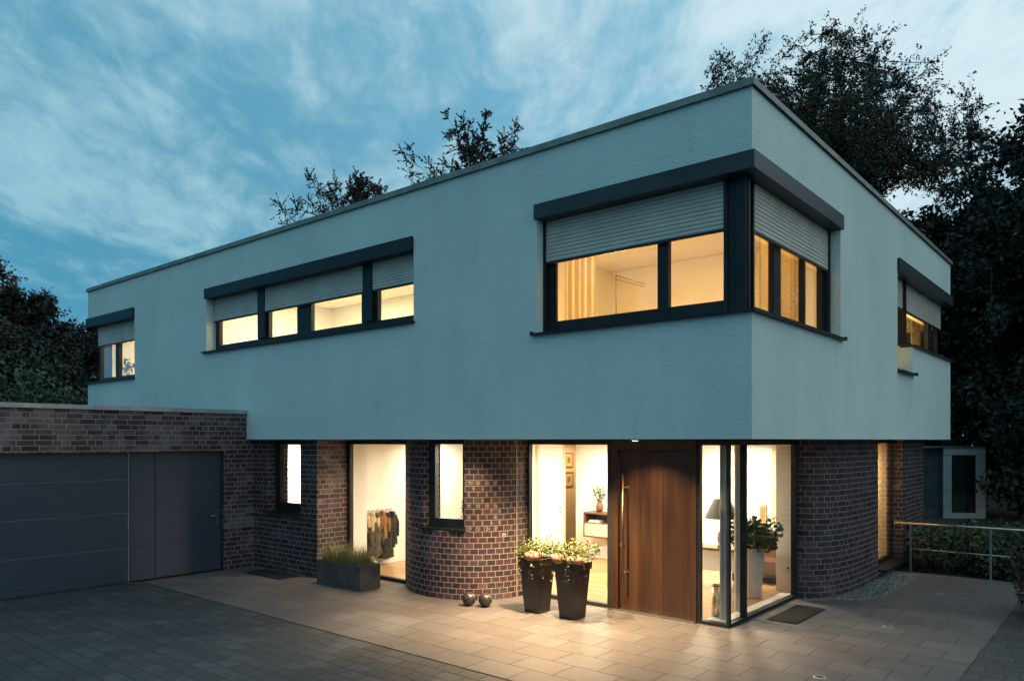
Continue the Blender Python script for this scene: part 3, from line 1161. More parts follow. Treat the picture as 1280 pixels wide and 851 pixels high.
def downlight(x, y, energy, size=R(124), z=ZS, col_=WARM, blend=1.0, drop=.022):
    mb = MB()
    if drop > .01:
        mb.tube([(x, y, z - .001), (x, y, z - drop)], .055, 20)
        d = mb.build('downlight', M['steel'], house)
        l0, l1 = z - drop - .0005, z - drop - .003
    else:                                               # lens set back inside its ring
        mb.lathe([(.042, -.0005), (.042, -.012), (.055, -.012), (.058, -.0005)], (x, y, z), 24)
        d = mb.build('downlight', M['metal'], house)
        l0, l1 = z - .0008, z - .003
    lz = MB()
    lz.tube([(x, y, l0), (x, y, l1)], .036, 16)
    lz.build('lamp_lens', M['lens'], d)
    light('spot_light', 'SPOT', (x, y, z - .03), energy, col_, d, (0, 0, 0), spot_size=size, spot_blend=blend, shadow_soft_size=.03)
    return d


downlight(-1.96, .92, 440)
downlight(-2.95, .30, 1750, drop=.0012)
downlight(-4.25, .10, 170, drop=.0012)
downlight(-1.05, .60, 200, drop=.0012)
downlight(-6.95, .40, 150, drop=.0012)


def room_lamp(x, y, z, energy, color, r=.2):
    mb = MB()
    mb.tube([(x, y, z), (x, y, z - .05)], r, 24)
    d = mb.build('ceiling_lamp', M['paint'], house)
    lz = MB()
    lz.tube([(x, y, z - .0505), (x, y, z - .062)], r * .9, 24)
    lz.build('diffuser', M['diffuser'], d)
    light('area_light', 'AREA', (x, y, z - .07), energy, color, d, (0, 0, 0), shape='DISK', size=r * 1.8)
    return d


zc = 2.396
room_lamp(-3.3, 3.3, zc, 150, SOFT)
room_lamp(-4.6, 4.3, zc, 105, SOFT)
room_lamp(-2.2, 4.4, zc, 110, SOFT)
room_lamp(-6.9, 7.2, zc, 30, WARM)
room_lamp(-7.7, 3.1, zc, 85, SOFT, .12)
room_lamp(-12.6, 1.6, zc, 420, SOFT)
room_lamp(-5.2, 1.75, zc, 190, SOFT, .12)
room_lamp(-1.45, 7.2, zc, 120, WARM)
zc = 5.714
room_lamp(-2.1, 1.9, zc, 150, AMBER)
room_lamp(-7.0, 2.2, zc, 230, (1, .78, .42))
room_lamp(-10.6, 2.2, zc, 230, (1, .78, .42))
room_lamp(-15.2, 2.2, zc, 260, (1, .60, .28))
room_lamp(-2.2, 8.2, zc, 330, (1, .62, .20))

# support columns behind the corner glass
c = MB()
c.tube([(-1.085, 1.69, .05), (-1.085, 1.69, 2.395)], .045, 20, caps=False)
c.build('support_column', M['greypaint'], house)
c = MB()
c.tube([(-1.12, 2.26, .012), (-1.12, 2.26, 2.395)], .055, 20, caps=False)
c.build('support_column', M['white'], house)
# hall door on the side wall
d = MB()
d.box(-5.998, -5.975, 4.02, 4.82, .02, 2.36)
hd = d.build('interior_door', M['paint'], house)
d = MB()
d.box(-5.998, -5.965, 3.94, 4.015, .012, 2.39)
d.box(-5.998, -5.965, 4.825, 4.895, .012, 2.39)
d.build('door_frame', M['cream'], hd)
d = MB()
d.tube([(-5.974, 4.72, 1.04), (-5.93, 4.72, 1.04), (-5.93, 4.60, 1.04)], .011, 8)
d.tube([(-5.974, 4.72, .93), (-5.962, 4.72, .93)], .022, 10)
d.build('handle', M['steel'], hd)
for x, y, z, w in ((-5.62, 5.195, .32, .0), (-1.1, 4.115, .40, .0)):
    s = MB()
    s.box(x - .04, x + .04, y - .008, y + .003, z - .04, z + .04)
    so = s.build('wall_socket', M['paint'], house)
    s = MB()
    s.tube([(x, y - .0085, z), (x, y - .012, z)], .02, 12)
    s.build('socket_insert', M['rubber'], so)

# ---------------------------------------------------------------- garage
GX = -9.86
garage = thing('garage', 'low flat roofed brick garage with dark sectional door', 'garage', (-13, -3.7, 0))
TGa = lambda u, d: (GX - d, u)
gm = MB()
grid_wall(gm, TGa, [-7.6, .158], [0, 2.93], 0, .30, [(-5.0, -.46, 0, 2.2), (-.0015, .158, 2.403, 2.93)])
gm.build('brick_wall', M['bloom'], garage)
gm = MB()
gm.box(-16.0, GX - .30, -7.6, -7.3, 0, 2.93)
gm.box(-16.0, -15.7, -7.3, -.002, 0, 2.93)
gm.build('brick_wall', M['bloom'], garage)
gm = MB()
gm.box(-15.7, GX - .30, -7.3, -.002, 2.62, 2.80)
gr_ = gm.build('roof', M['tile'], garage)
gm = MB()
gm.box(GX - .32, GX + .035, -7.64, -.003, 2.931, 2.965)
gm.box(GX + .03, GX + .036, -7.64, -.003, 2.895, 2.966)
gm.box(-16.03, GX - .3205, -7.64, -7.3, 2.931, 2.965)
gm.box(-16.03, -15.7, -7.2995, -.003, 2.931, 2.965)
gm.build('roof_coping', M['gcoping'], gr_)
gd = MB()
for z0, z1 in ((.025, .583), (.593, 1.173), (1.183, 1.733), (1.743, 2.198)):
    gd.tbox(TGa, -4.995, -2.15, .10, .14, z0, z1)
gdo = gd.build('garage_door', M['garagedoor'], garage, .004)
s = MB()
for z in (.583, 1.173, 1.733):
    s.tbox(TGa, -4.99, -2.155, .104, .13, z + .0015, z + .0085)
s.build('panel_seam', M['seam'], gdo)
s = MB()
s.tbox(TGa, -4.995, -2.15, .105, .135, .002, .024)
s.build('rubber_seal', M['rubber'], gdo)
s = MB()
s.tbox(TGa, -2.142, -2.126, .085, .14, .0, 2.198)
s.build('guide_rail', M['coping'], gdo)
fp = MB()
for z0, z1 in ((.02, .586), (.589, 1.176), (1.179, 2.198)):
    fp.tbox(TGa, -2.112, -1.69, .095, .14, z0, z1)
fp.build('fixed_panel', M['garagedoor'], garage, .003)
sd_ = MB()
for z0, z1 in ((.02, .586), (.589, 1.176), (1.179, 1.736), (1.739, 2.198)):
    sd_.tbox(TGa, -1.675, -.47, .10, .14, z0, z1)
sdo = sd_.build('side_door', M['garagedoor'], garage, .003)
h = MB()
hx = GX - .10
h.box(hx + .0005, hx + .008, -.575, -.54, .96, 1.04)
h.tube([(hx + .004, -.557, 1.015), (hx + .05, -.557, 1.015), (hx + .05, -.68, 1.015)], .010, 8)
h.build('handle', M['steel'], sdo)
h = MB()
h.box(hx + .0005, hx + .010, -.575, -.54, .86, .93)
h.build('lock_plate', M['steel'], sdo)
h = MB()
h.tbox(TGa, -.468, -.461, .06, .14, 0, 2.198)
h.build('door_frame', M['metal'], sdo)

# ---------------------------------------------------------------- foliage helpers
def quads(name, V, m, parent=None):
    """V: (n, 4, 3) array of separate quads"""
    n = len(V)
    me = bpy.data.meshes.new(name)
    me.vertices.add(n * 4)
    me.vertices.foreach_set('co', V.reshape(-1).astype(np.float32))
    me.loops.add(n * 4)
    me.loops.foreach_set('vertex_index', np.arange(n * 4, dtype=np.int32))
    me.polygons.add(n)
    me.polygons.foreach_set('loop_start', np.arange(0, n * 4, 4, dtype=np.int32))
    me.polygons.foreach_set('loop_total', np.full(n, 4, dtype=np.int32))
    me.materials.append(m)
    me.update(calc_edges=True)
    me.validate()
    o = bpy.data.objects.new(name, me)
    col.objects.link(o)
    if parent is not None:
        o.parent = parent
        o.matrix_parent_inverse = Matrix.Translation(parent_world(parent)).inverted()
    return o


def leaf_quads(P, size, rg, aspect=.5, droop=0.0, dirs=None):
    n = len(P)
    a = rg.normal(size=(n, 3)) if dirs is None else dirs + rg.normal(size=(n, 3)) * .5
    a[:, 2] -= droop
    a /= np.linalg.norm(a, axis=1)[:, None]
    b = np.cross(a, rg.normal(size=(n, 3)))
    b /= np.linalg.norm(b, axis=1)[:, None] + 1e-9
    s = (size * rg.uniform(.6, 1.25, n))[:, None]
    V = np.stack([P - a * s * .5, P + b * s * aspect * .5 - a * s * .05, P + a * s * .5, P - b * s * aspect * .5 - a * s * .05], axis=1)
    return V


def make_tree(name, label, cat, loc, H, rad, z0, seed, mat, limbs=16, subs=7, twigs=6, leaves=10, leaf=.16, spread=.16,
              trunk_r=.25, lean=(0, 0), group=None, top_bias=1.0, up=.35, conical=0.0, fill=0, inner=.55, vary=.28):
    rg = np.random.default_rng(seed)
    t = thing(name, label, cat, loc, group)
    base = np.array(loc, float)
    tb = MB()
    zs = np.linspace(0, H * .9, 9)
    wob = np.cumsum(rg.normal(size=(9, 2)) * H * .006, axis=0)
    trunk = np.stack([base[0] + wob[:, 0] + lean[0] * zs / H, base[1] + wob[:, 1] + lean[1] * zs / H, base[2] + zs], axis=1)
    tb.tube([tuple(p) for p in trunk], [trunk_r * (1 - .85 * k / 8) for k in range(9)], 8)
    pts, dirs, skel = [], [], []
    zc, zh = (z0 + H) / 2, (H - z0) / 2
    for i in range(limbs):
        f = ((i + .5) / limbs) ** top_bias
        hz = z0 * .75 + (H * .88 - z0 * .75) * f
        az = i * 2.399 + rg.normal() * .3
        q = np.array([np.interp(hz, zs, trunk[:, 0]), np.interp(hz, zs, trunk[:, 1]), base[2] + hz])
        el = up + f * .75 + rg.normal() * .12
        d = np.array([math.cos(az) * math.cos(el), math.sin(az) * math.cos(el), math.sin(el)])
        # length to the crown's outline
        tt = np.linspace(.1, 2.2, 40) * max(rad, zh)
        pp = q + d * tt[:, None]
        rr = rad * (1 - conical * np.clip((pp[:, 2] - base[2] - z0) / (H - z0), 0, 1))
        e = ((pp[:, 0] - trunk[6, 0]) ** 2 + (pp[:, 1] - trunk[6, 1]) ** 2) / rr ** 2 + ((pp[:, 2] - base[2] - zc) / zh) ** 2
        out = tt[e < 1]
        Lb = (out[-1] if len(out) else rad * .4) * rg.uniform(1.08 - vary * 1.28, 1.08)
        n = 7
        bend = rg.normal(size=3) * .12
        line = np.array([q + d * Lb * k / n + bend * Lb * (k / n) ** 2 for k in range(n + 1)])
        r0 = trunk_r * .42 * (1 - .5 * f)
        skel.append(line[2:])
        tb.tube([tuple(p) for p in line], [r0 * (1 - .88 * k / n) for k in range(n + 1)], 5, caps=False)
        for s in range(subs):
            a = .22 + .78 * (s + rg.uniform(0, 1)) / subs
            k = a * n
            k0 = min(int(k), n - 1)
            p0 = line[k0] + (line[k0 + 1] - line[k0]) * (k - k0)
            sd = d * .7 + rg.normal(size=3) * .6
            sd[2] += .12
            sd /= np.linalg.norm(sd)
            Ls = Lb * rg.uniform(.22, .42) * (1.1 - .5 * a)
            p1 = p0 + sd * Ls
            tb.tube([tuple(p0), tuple((p0 + p1) / 2 + rg.normal(size=3) * .04 * Ls), tuple(p1)], [r0 * .28, r0 * .2, r0 * .08], 4, caps=False)
            for w in range(twigs):
                b = rg.uniform(.25, 1)
                w0 = p0 + (p1 - p0) * b
                wd = sd * .6 + rg.normal(size=3) * .65
                wd /= np.linalg.norm(wd)
                Lw = Ls * rg.uniform(.28, .6)
                w1 = w0 + wd * Lw
                tb.tube([tuple(w0), tuple(w1)], [r0 * .07 + .004, .003], 3, caps=False)
                c = rg.uniform(.15, 1.08, leaves)[:, None]
                pts.append(w0 + (w1 - w0) * c + rg.normal(size=(leaves, 3)) * spread * .5)
                dirs.append(np.repeat(wd[None, :], leaves, 0))
    if fill:
        K = np.concatenate(skel)
        for q in range(fill):
            v = rg.normal(size=3)
            v[2] = abs(v[2]) * .9 - .35
            v /= np.linalg.norm(v)
            v *= rg.uniform(inner, 1.04)
            g = np.array([trunk[6, 0] + v[0] * rad, trunk[6, 1] + v[1] * rad, base[2] + zc + v[2] * zh])
            dd = np.linalg.norm(K - g, axis=1)
            k0 = int(np.argmin(dd))
            if dd[k0] > rad * .5 or dd[k0] < .15:
                continue
            a = K[k0]
            mid = (a + g) / 2 + rg.normal(size=3) * .1 * dd[k0]
            tb.tube([tuple(a), tuple(mid), tuple(g)], [.022, .014, .006], 4, caps=False)
            sd = (g - a) / dd[k0]
            for w in range(twigs):
                w0 = mid + (g - mid) * rg.uniform(0, 1)
                wd = sd * .6 + rg.normal(size=3) * .6
                wd /= np.linalg.norm(wd)
                w1 = w0 + wd * rg.uniform(.3, .8)
                tb.tube([tuple(w0), tuple(w1)], [.007, .003], 3, caps=False)
                c = rg.uniform(.1, 1.08, leaves)[:, None]
                pts.append(w0 + (w1 - w0) * c + rg.normal(size=(leaves, 3)) * spread * .5)
                dirs.append(np.repeat(wd[None, :], leaves, 0))
    tb.build('trunk', M['bark'], t)
    P = np.concatenate(pts)
    D = np.concatenate(dirs)
    quads('crown', leaf_quads(P, leaf, rg, .55, .15, D), mat, t)
    return t


def leaf_mound(rg, n, cx, cy, z0, rx, ry, rz, flat=.5, lumps=14):
    """leaf positions over and inside an uneven mound"""
    C = np.stack([cx + rg.uniform(-1, 1, lumps) * rx * .75, cy + rg.uniform(-1, 1, lumps) * ry * .75, z0 + rg.uniform(.25, .85, lumps) * rz], 1)
    k = rg.integers(0, lumps, n)
    d = rg.normal(size=(n, 3))
    d /= np.linalg.norm(d, axis=1)[:, None]
    r = rg.uniform(.35, 1.0, n)[:, None] ** .5
    sc_ = np.array([rx, ry, rz]) * .34
    P = C[k] + d * r * sc_ * rg.uniform(.8, 1.2, (lumps, 1))[k]
    P[:, 2] = np.maximum(P[:, 2], z0 + .01)
    return P


# ---------------------------------------------------------------- trees and hedges
make_tree('broadleaf_tree', 'tall airy tree with open crown rising behind the right roof corner', 'tree', (-8.2, 24.9, -.1), 18.9, 6.2, 8.2, 13, M['leaf'],
          limbs=28, subs=8, twigs=7, leaves=15, leaf=.125, spread=.13, trunk_r=.27, up=.10, fill=1000, inner=.25)
make_tree('broadleaf_tree', 'feathery tree top behind the roof above the long strip window', 'tree', (-24.2, 13.9, -.1), 14.6, 4.2, 7.0, 21, M['leafcopper'],
          limbs=44, subs=10, twigs=8, leaves=20, leaf=.085, spread=.035, trunk_r=.09, up=.40, vary=.42)
make_tree('broadleaf_tree', 'feathery tree top behind the roof left of the large corner window', 'tree', (-17.0, 14.3, -.1), 15.0, 3.4, 7.0, 34, M['leafcopper'],
          limbs=44, subs=10, twigs=8, leaves=20, leaf=.085, spread=.035, trunk_r=.09, up=.40, vary=.42)
gR = 'dark trees beside the right side of the house'
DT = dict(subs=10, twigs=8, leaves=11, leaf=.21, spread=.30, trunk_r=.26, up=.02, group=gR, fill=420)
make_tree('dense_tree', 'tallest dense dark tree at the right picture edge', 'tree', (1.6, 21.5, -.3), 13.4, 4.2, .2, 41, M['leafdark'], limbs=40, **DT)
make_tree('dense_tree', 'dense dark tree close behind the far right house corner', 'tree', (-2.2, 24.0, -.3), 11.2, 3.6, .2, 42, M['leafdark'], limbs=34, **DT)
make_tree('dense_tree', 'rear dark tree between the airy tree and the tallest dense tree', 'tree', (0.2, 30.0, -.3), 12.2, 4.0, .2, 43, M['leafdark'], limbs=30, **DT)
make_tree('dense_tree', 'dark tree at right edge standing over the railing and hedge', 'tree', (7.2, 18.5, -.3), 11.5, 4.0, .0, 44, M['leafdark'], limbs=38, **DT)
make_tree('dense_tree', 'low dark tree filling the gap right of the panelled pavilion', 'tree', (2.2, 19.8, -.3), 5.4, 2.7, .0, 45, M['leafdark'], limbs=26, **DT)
gL = 'trees beyond the garage roof'
DL = dict(subs=9, twigs=8, leaves=10, leaf=.21, spread=.24, trunk_r=.25, up=.15, group=gL, fill=300)
make_tree('dense_tree', 'tallest dark tree at the left picture edge above the garage', 'tree', (-43.5, 3.0, -.3), 13.6, 3.9, 1, 51, M['leafcopper'], limbs=32, **DL)
make_tree('dense_tree', 'dark tree sloping down towards the left house corner', 'tree', (-42.0, 6.0, -.3), 10.7, 2.7, 1, 52, M['leafdark'], limbs=28, **DL)
make_tree('dense_tree', 'low dark tree touching the left house corner', 'tree', (-44.6, 11.4, -.3), 9.9, 3.0, 1, 53, M['leafdark'], limbs=26, **DL)
make_tree('dense_tree', 'rounded dark tree in front of the tall left edge tree', 'tree', (-35.0, 2.8, -.3), 7.6, 3.0, .6, 54, M['leafdark'], limbs=26, **DL)
make_tree('dense_tree', 'street side tree mirrored in the left pane of the corner window', 'tree', (-14.5, -17.5, -.1), 9.6, 3.4, 2.2, 55, M['leaf'], limbs=24, subs=8, twigs=6, leaves=9, leaf=.24, spread=.25, trunk_r=.25, up=.15)

gS = 'green shrubs showing above the garage roof'
for k, (x, y, h, lab) in enumerate((
        (-25.3, 1.0, 4.55, 'green shrub above the garage roof at the left picture edge'),
        (-25.6, 3.1, 4.15, 'lowest green shrub in the row above the garage roof'),
        (-25.4, 4.9, 4.85, 'green shrub above the garage roof nearest the house'))):
    t = thing('garden_shrub', lab, 'shrub', (x, y, -.1), gS)
    rg = np.random.default_rng(60 + k)
    tb = MB()
    for q in range(7):
        a = q * .9
        tb.tube([(x, y, -.1), (x + math.cos(a) * .5, y + math.sin(a) * .5, h * .5), (x + math.cos(a) * .9, y + math.sin(a) * .9, h * .9)], [.05, .03, .01], 5)
    tb.build('stem', M['bark'], t)
    P = leaf_mound(rg, 5200, x, y, .4, 1.5, 1.5, h - .4, lumps=34)
    quads('foliage', leaf_quads(P, .21, rg, .5), M['leafhedge'], t)

# the far wood that closes the view behind the gardens
rg = np.random.default_rng(69)
n = 15000
u = rg.uniform(0, 1, n)
top = 5.6 + 2.2 * np.sin(u * 21) * np.sin(u * 9 + 1) + rg.normal(size=n) * .35
P = np.stack([-14 + 50 * u + rg.normal(size=n) * .8, 43 - 13 * u + rg.normal(size=n) * 1.3, np.maximum(.0, top * rg.uniform(0, 1, n) ** .7)], 1)
wd = quads('wood', leaf_quads(P, .62, rg, .6), M['leafdark'])
wd['kind'] = 'stuff'

# hedge beyond the railing
hd_ = thing('hedge', 'low loose green hedge behind the steel railing', 'hedge', (1.0, 8.6, -.1))
rg = np.random.default_rng(70)
tb = MB()
for q in range(220):
    x, y = rg.uniform(-.2, 3.2), rg.uniform(7.9, 9.6)
    tb.tube([(x, y, -.08), (x + rg.normal() * .12, y + rg.normal() * .12, rg.uniform(.3, .7))], [.012, .005], 4)
tb.build('stem', M['bark'], hd_)
P = np.concatenate([leaf_mound(rg, 5200, .5, 8.8, -.1, 1.1, 1.1, .80, lumps=44), leaf_mound(rg, 6200, 2.0, 8.8, -.1, 1.4, 1.2, .95, lumps=50)])
quads('foliage', leaf_quads(P, .10, rg, .5, .2), M['leafhedge'], hd_)

# big leaved laurel shoots over the hedge
lr = thing('laurel_shrub', 'taller big leaved shrub leaning over the railing end', 'shrub', (1.75, 8.3, -.1))
rg = np.random.default_rng(71)
tb = MB()
V = []
for q in range(15):
    a, l = rg.uniform(0, 6.28), rg.uniform(.5, 1.15)
    e = (1.75 + math.cos(a) * l * .62, 8.3 + math.sin(a) * l * .5, .35 + l * .55)
    tb.tube([(1.75, 8.3, -.1), (1.75 + math.cos(a) * l * .2, 8.3 + math.sin(a) * l * .16, e[2] * .6), e], [.018, .012, .005], 5)
    base = np.array([1.75, 8.3, .2])
    for r_ in range(15):
        f = rg.uniform(.35, 1.05)
        p = base + (np.array(e) - base) * f + rg.normal(size=3) * .05
        V.append(p)
tb.build('stem', M['bark'], lr)
quads('foliage', leaf_quads(np.array(V), .20, rg, .36, .35), M['leafhedge'], lr)

# clipped dark bush at the right edge
bs = thing('yew_bush', 'dark clipped bush at the right edge of the terrace', 'bush', (2.42, 4.75, -.05))
rg = np.random.default_rng(72)
tb = MB()
for q in range(10):
    a = q * .63
    tb.tube([(2.42, 4.75, -.05), (2.42 + math.cos(a) * .3, 4.75 + math.sin(a) * .3, .5), (2.42 + math.cos(a) * .45, 4.75 + math.sin(a) * .45, 1.0)], [.03, .02, .006], 5)
tb.build('stem', M['bark'], bs)
P = leaf_mound(rg, 9000, 2.42, 4.75, .0, .66, .66, 1.22, lumps=46)
quads('foliage', leaf_quads(P, .075, rg, .35), M['leafdark'], bs)

# ---------------------------------------------------------------- neighbouring buildings
ax = thing('garden_pavilion', 'pale panelled pavilion with one dark window beyond the railing', 'pavilion', (-1.3, 20.2, -.9))
FV = Vector((-.642, .766)).normalized()
RV = Vector((FV.y, -FV.x))
A0 = Vector((-1.71, 19.5))              # near left corner of the pale face
dv = Vector((math.cos(R(36)), math.sin(R(36))))      # along the pale face
bk = Vector((-dv.y, dv.x))


def AP(u, d):
    p = A0 + dv * u + bk * d
    return (p.x, p.y)


def aprism(mb, u0, u1, d0, d1, z0, z1):
    a = [AP(u0, d0), AP(u1, d0), AP(u1, d1), AP(u0, d1)]
    lo, hi = [(*p, z0) for p in a], [(*p, z1) for p in a]
    mb.poly(lo[::-1])
    mb.poly(hi)
    for k in range(4):
        mb.poly([lo[k], lo[(k + 1) % 4], hi[(k + 1) % 4], hi[k]])


pm = MB()
ZP = (-.9, -.28, .27, .82, 1.37, 1.92)
for i in range(5):
    g = .012
    for u0, u1 in ((0, .24), (.98, 1.27)):
        aprism(pm, u0, u1, 0, .06, ZP[i] + g, ZP[i + 1])
aprism(pm, 0, 1.27, 0, .06, 1.932, 2.16)
aprism(pm, .252, .968, 0, .06, -.888, .10)
pm.build('wall_panel', M['panel'], ax)
pm = MB()
for i in range(5):
    aprism(pm, -.62, -.006, .30, .36, ZP[i] + .012, ZP[i + 1])
aprism(pm, -.62, -.006, .30, .36, 1.932, 2.12)
pm.build('wall_panel', M['paneldark'], ax)
pm = MB()
aprism(pm, 0.005, 1.265, .0605, .12, -.9, 2.15)
aprism(pm, .0, 1.27, .1205, 2.6, -.9, 2.15)
aprism(pm, -.62, -.001, .361, 2.6, -.9, 2.11)
pm.build('wall', M['paneldark'], ax)
pm = MB()
aprism(pm, -.66, 1.31, -.04, 2.64, 2.162, 2.20)
pm.build('roof', M['coping'], ax)
pm = MB()
for a in ((.25, .29), (.93, .97), (.72, .75)):
    aprism(pm, a[0], a[1], .012, .058, .104, 1.925)
aprism(pm, .29, .93, .012, .058, .104, .14)
wn = pm.build('window', M['metal'], ax)
pm = MB()
pm.poly([(*AP(.29, .04), .14), (*AP(.93, .04), .14), (*AP(.93, .04), 1.92), (*AP(.29, .04), 1.92)])
pm.build('pane', M['glass'], wn)

nb = thing('neighbour_house', 'small pale house half hidden by the trees on the left', 'house', (-52, 11.5, -.1))
pm = MB()
pm.box(-56, -49, 8.4, 14.0, -.1, 7.6)
pm.build('wall', M['render'], nb)
pm = MB()
for y0, y1 in ((8.1, 11.2), (11.2, 14.3)):
    a, b = (7.5, 9.3) if y0 < 9 else (9.3, 7.5)
    pm.poly([(-56.3, y0, a), (-48.7, y0, a), (-48.7, y1, b), (-56.3, y1, b)])
    pm.poly([(-56.3, y0, a + .15), (-48.7, y0, a + .15), (-48.7, y1, b + .15), (-56.3, y1, b + .15)])
pm.poly([(-49, 8.4, 7.6), (-49, 14.0, 7.6), (-49, 11.2, 9.28)])
rf2 = pm.build('roof', M['tile'], nb)
pm = MB()
pm.box(-53, -52.3, 10.5, 11.1, 8.6, 10.1)
pm.build('chimney', M['render'], rf2)
for y in (9.6, 11.7):
    pm = MB()
    pm.box(-48.999, -48.94, y, y + 1.1, 5.0, 6.4)
    w = pm.build('window', M['metal'], nb)
    pm = MB()
    pm.poly([(-48.935, y + .08, 5.08), (-48.935, y + 1.02, 5.08), (-48.935, y + 1.02, 6.32), (-48.935, y + .08, 6.32)])
    pm.build('pane', M['box'], w)

# ---------------------------------------------------------------- railing
rl = thing('railing', 'slim steel railing with mid rail at the terrace end', 'railing', (.6, 7.45, 0))
m_ = MB()
m_.tube([(-.36, 7.45, .89), (1.95, 7.45, .89)], .019, 12)
m_.build('handrail', M['steel'], rl)
m_ = MB()
m_.tube([(-.09, 7.45, .43), (1.9, 7.45, .43)], .010, 8)
m_.build('mid_rail', M['steel'], rl)
for x in (-.09, 1.15):
    m_ = MB()
    m_.box(x - .006, x + .006, 7.43, 7.47, .0, .84)
    m_.box(x + .012, x + .024, 7.43, 7.47, .0, .84)
    m_.tube([(x + .009, 7.45, .84), (x + .009, 7.45, .875)], .008, 8)
    m_.box(x - .04, x + .06, 7.40, 7.50, .0005, .009)
    m_.build('post', M['steel'], rl)

# ---------------------------------------------------------------- things on the terrace
# rectangular grass planter
pl = thing('grass_planter', 'long dark zinc planter full of ornamental grass by cloakroom glass', 'planter', (-6.93, .1, 0))
x0, x1, y0, y1, zt_ = -7.50, -6.36, -.11, .31, .40
m_ = MB()
w = .02
m_.box(x0, x1, y0, y0 + w, .0, zt_)
m_.box(x0, x1, y1 - w, y1, .0, zt_)
m_.box(x0, x0 + w, y0 + w, y1 - w, .0, zt_)
m_.box(x1 - w, x1, y0 + w, y1 - w, .0, zt_)
m_.build('box', M['zinc'], pl)
m_ = MB()
m_.box(x0 + w, x1 - w, y0 + w, y1 - w, .02, zt_ - .04)
m_.build('soil', M['dirt'], pl)
rg = np.random.default_rng(81)
m_ = MB()
for k in range(2400):
    cx = rg.uniform(x0 + .06, x1 - .06)
    cy = rg.uniform(y0 + .05, y1 - .05)
    a = rg.uniform(0, 6.283)
    l = rg.uniform(.16, .42) * (.75 + .35 * math.sin(cx * 7) ** 2)
    out = l * rg.uniform(.15, .75)
    wv = .0022
    px_, py_ = -math.sin(a) * wv, math.cos(a) * wv
    pr = None
    for q in range(4):
        f = q / 3
        X = cx + math.cos(a) * out * f ** 1.7
        Y = cy + math.sin(a) * out * f ** 1.7
        Z = zt_ - .04 + l * (f - .38 * f * f * out / l)
        ww = 1 - .85 * f
        cur = ((X - px_ * ww, Y - py_ * ww, Z), (X + px_ * ww, Y + py_ * ww, Z))
        if pr:
            m_.poly([pr[0], pr[1], cur[1], cur[0]])
        pr = cur
m_.build('grass', M['grass'], pl)

# two tall pots with ivy
def tall_pot(name, label, x, y, seed, group, n=1500):
    t = thing(name, label, 'planter', (x, y, 0), group)
    rg = np.random.default_rng(seed)
    m_ = MB()
    b, a, H_ = .125, .185, .76

    def ring(r, z):
        return [(x - r, y - r, z), (x + r, y - r, z), (x + r, y + r, z), (x - r, y + r, z)]
    prof = [(b, .0), (a - .012, .655), (a + .004, .66), (a + .008, H_), (a - .02, H_), (a - .03, H_ - .06)]
    R_ = [ring(*p) for p in prof]
    for p, q in zip(R_, R_[1:]):
        for k in range(4):
            m_.poly([p[k], p[(k + 1) % 4], q[(k + 1) % 4], q[k]])
    m_.poly(R_[0][::-1])
    m_.build('pot', M['pot'], t, .006)
    m_ = MB()
    m_.poly(ring(a - .028, H_ - .05))
    m_.build('soil', M['dirt'], t)
    P = leaf_mound(rg, n, x + .01, y + .05, H_ + .0, .36, .30, .22, lumps=26)
    # trailing shoots
    T_ = []
    for k in range(9):
        az = rg.uniform(2.6, 6.6)
        for q in range(13):
            f = q / 12
            T_.append((x + math.cos(az) * (.16 + .13 * f), y + math.sin(az) * (.16 + .13 * f), H_ + .06 - .30 * f * f + rg.normal() * .012))
    up_ = []
    for k in range(16):
        az, l = rg.uniform(0, 6.28), rg.uniform(.2, .34)
        for q in range(6):
            f = (q + 2) / 7
            up_.append((x + math.cos(az) * .22 * f, y + math.sin(az) * .22 * f, H_ + l * f))
    P = np.concatenate([P, np.array(T_) + rg.normal(size=(len(T_), 3)) * .012, np.array(up_) + rg.normal(size=(len(up_), 3)) * .012])
    quads('foliage', leaf_quads(P, .040, rg, .55), M['leafivy'], t)
    return t


gp = 'tall square pots beside the entrance'
tall_pot('tall_planter', 'tall dark pot with trailing ivy standing nearer the brick wall', -3.36, .62, 82, gp)
tall_pot('tall_planter', 'tall dark pot with ivy standing nearer the front door', -2.77, .64, 83, gp, 1250)


def pumpkin(label, x, y, z, r, h, seed, group):
    t = thing('pumpkin', label, 'pumpkin', (x, y, z), group)
    m_ = MB()
    prof = [(.02, .12), (.25, .02), (.6, .0), (.9, .2), (1.0, .48), (.9, .78), (.6, .96), (.25, .98), (.02, .88)]
    m_.lathe([(r * a, h * b) for a, b in prof], (x, y, z), 60, True, lambda w: 1 - .10 * abs(math.sin(w * 5 + seed)) ** .6 * 1.0)
    m_.build('shell', M['pumpkin'], t)
    s_ = MB()
    s_.tube([(x, y, z + h * .86), (x + .008, y, z + h * 1.05), (x + .03, y - .01, z + h * 1.25)], [.016, .011, .013], 8)
    s_.build('stalk', M['bark'], t)


gq = 'ribbed pumpkins in the ivy of the tall pots'
pumpkin('pink ribbed pumpkin lying in the pot nearer the brick wall', -3.33, .49, .735, .135, .135, 0, gq)
pumpkin('pink ribbed pumpkin at the left rim of the pot nearer the door', -2.88, .51, .735, .12, .14, 1, gq)
pumpkin('broad ribbed pumpkin at the right rim of the pot nearer the door', -2.66, .55, .735, .13, .12, 2, gq)

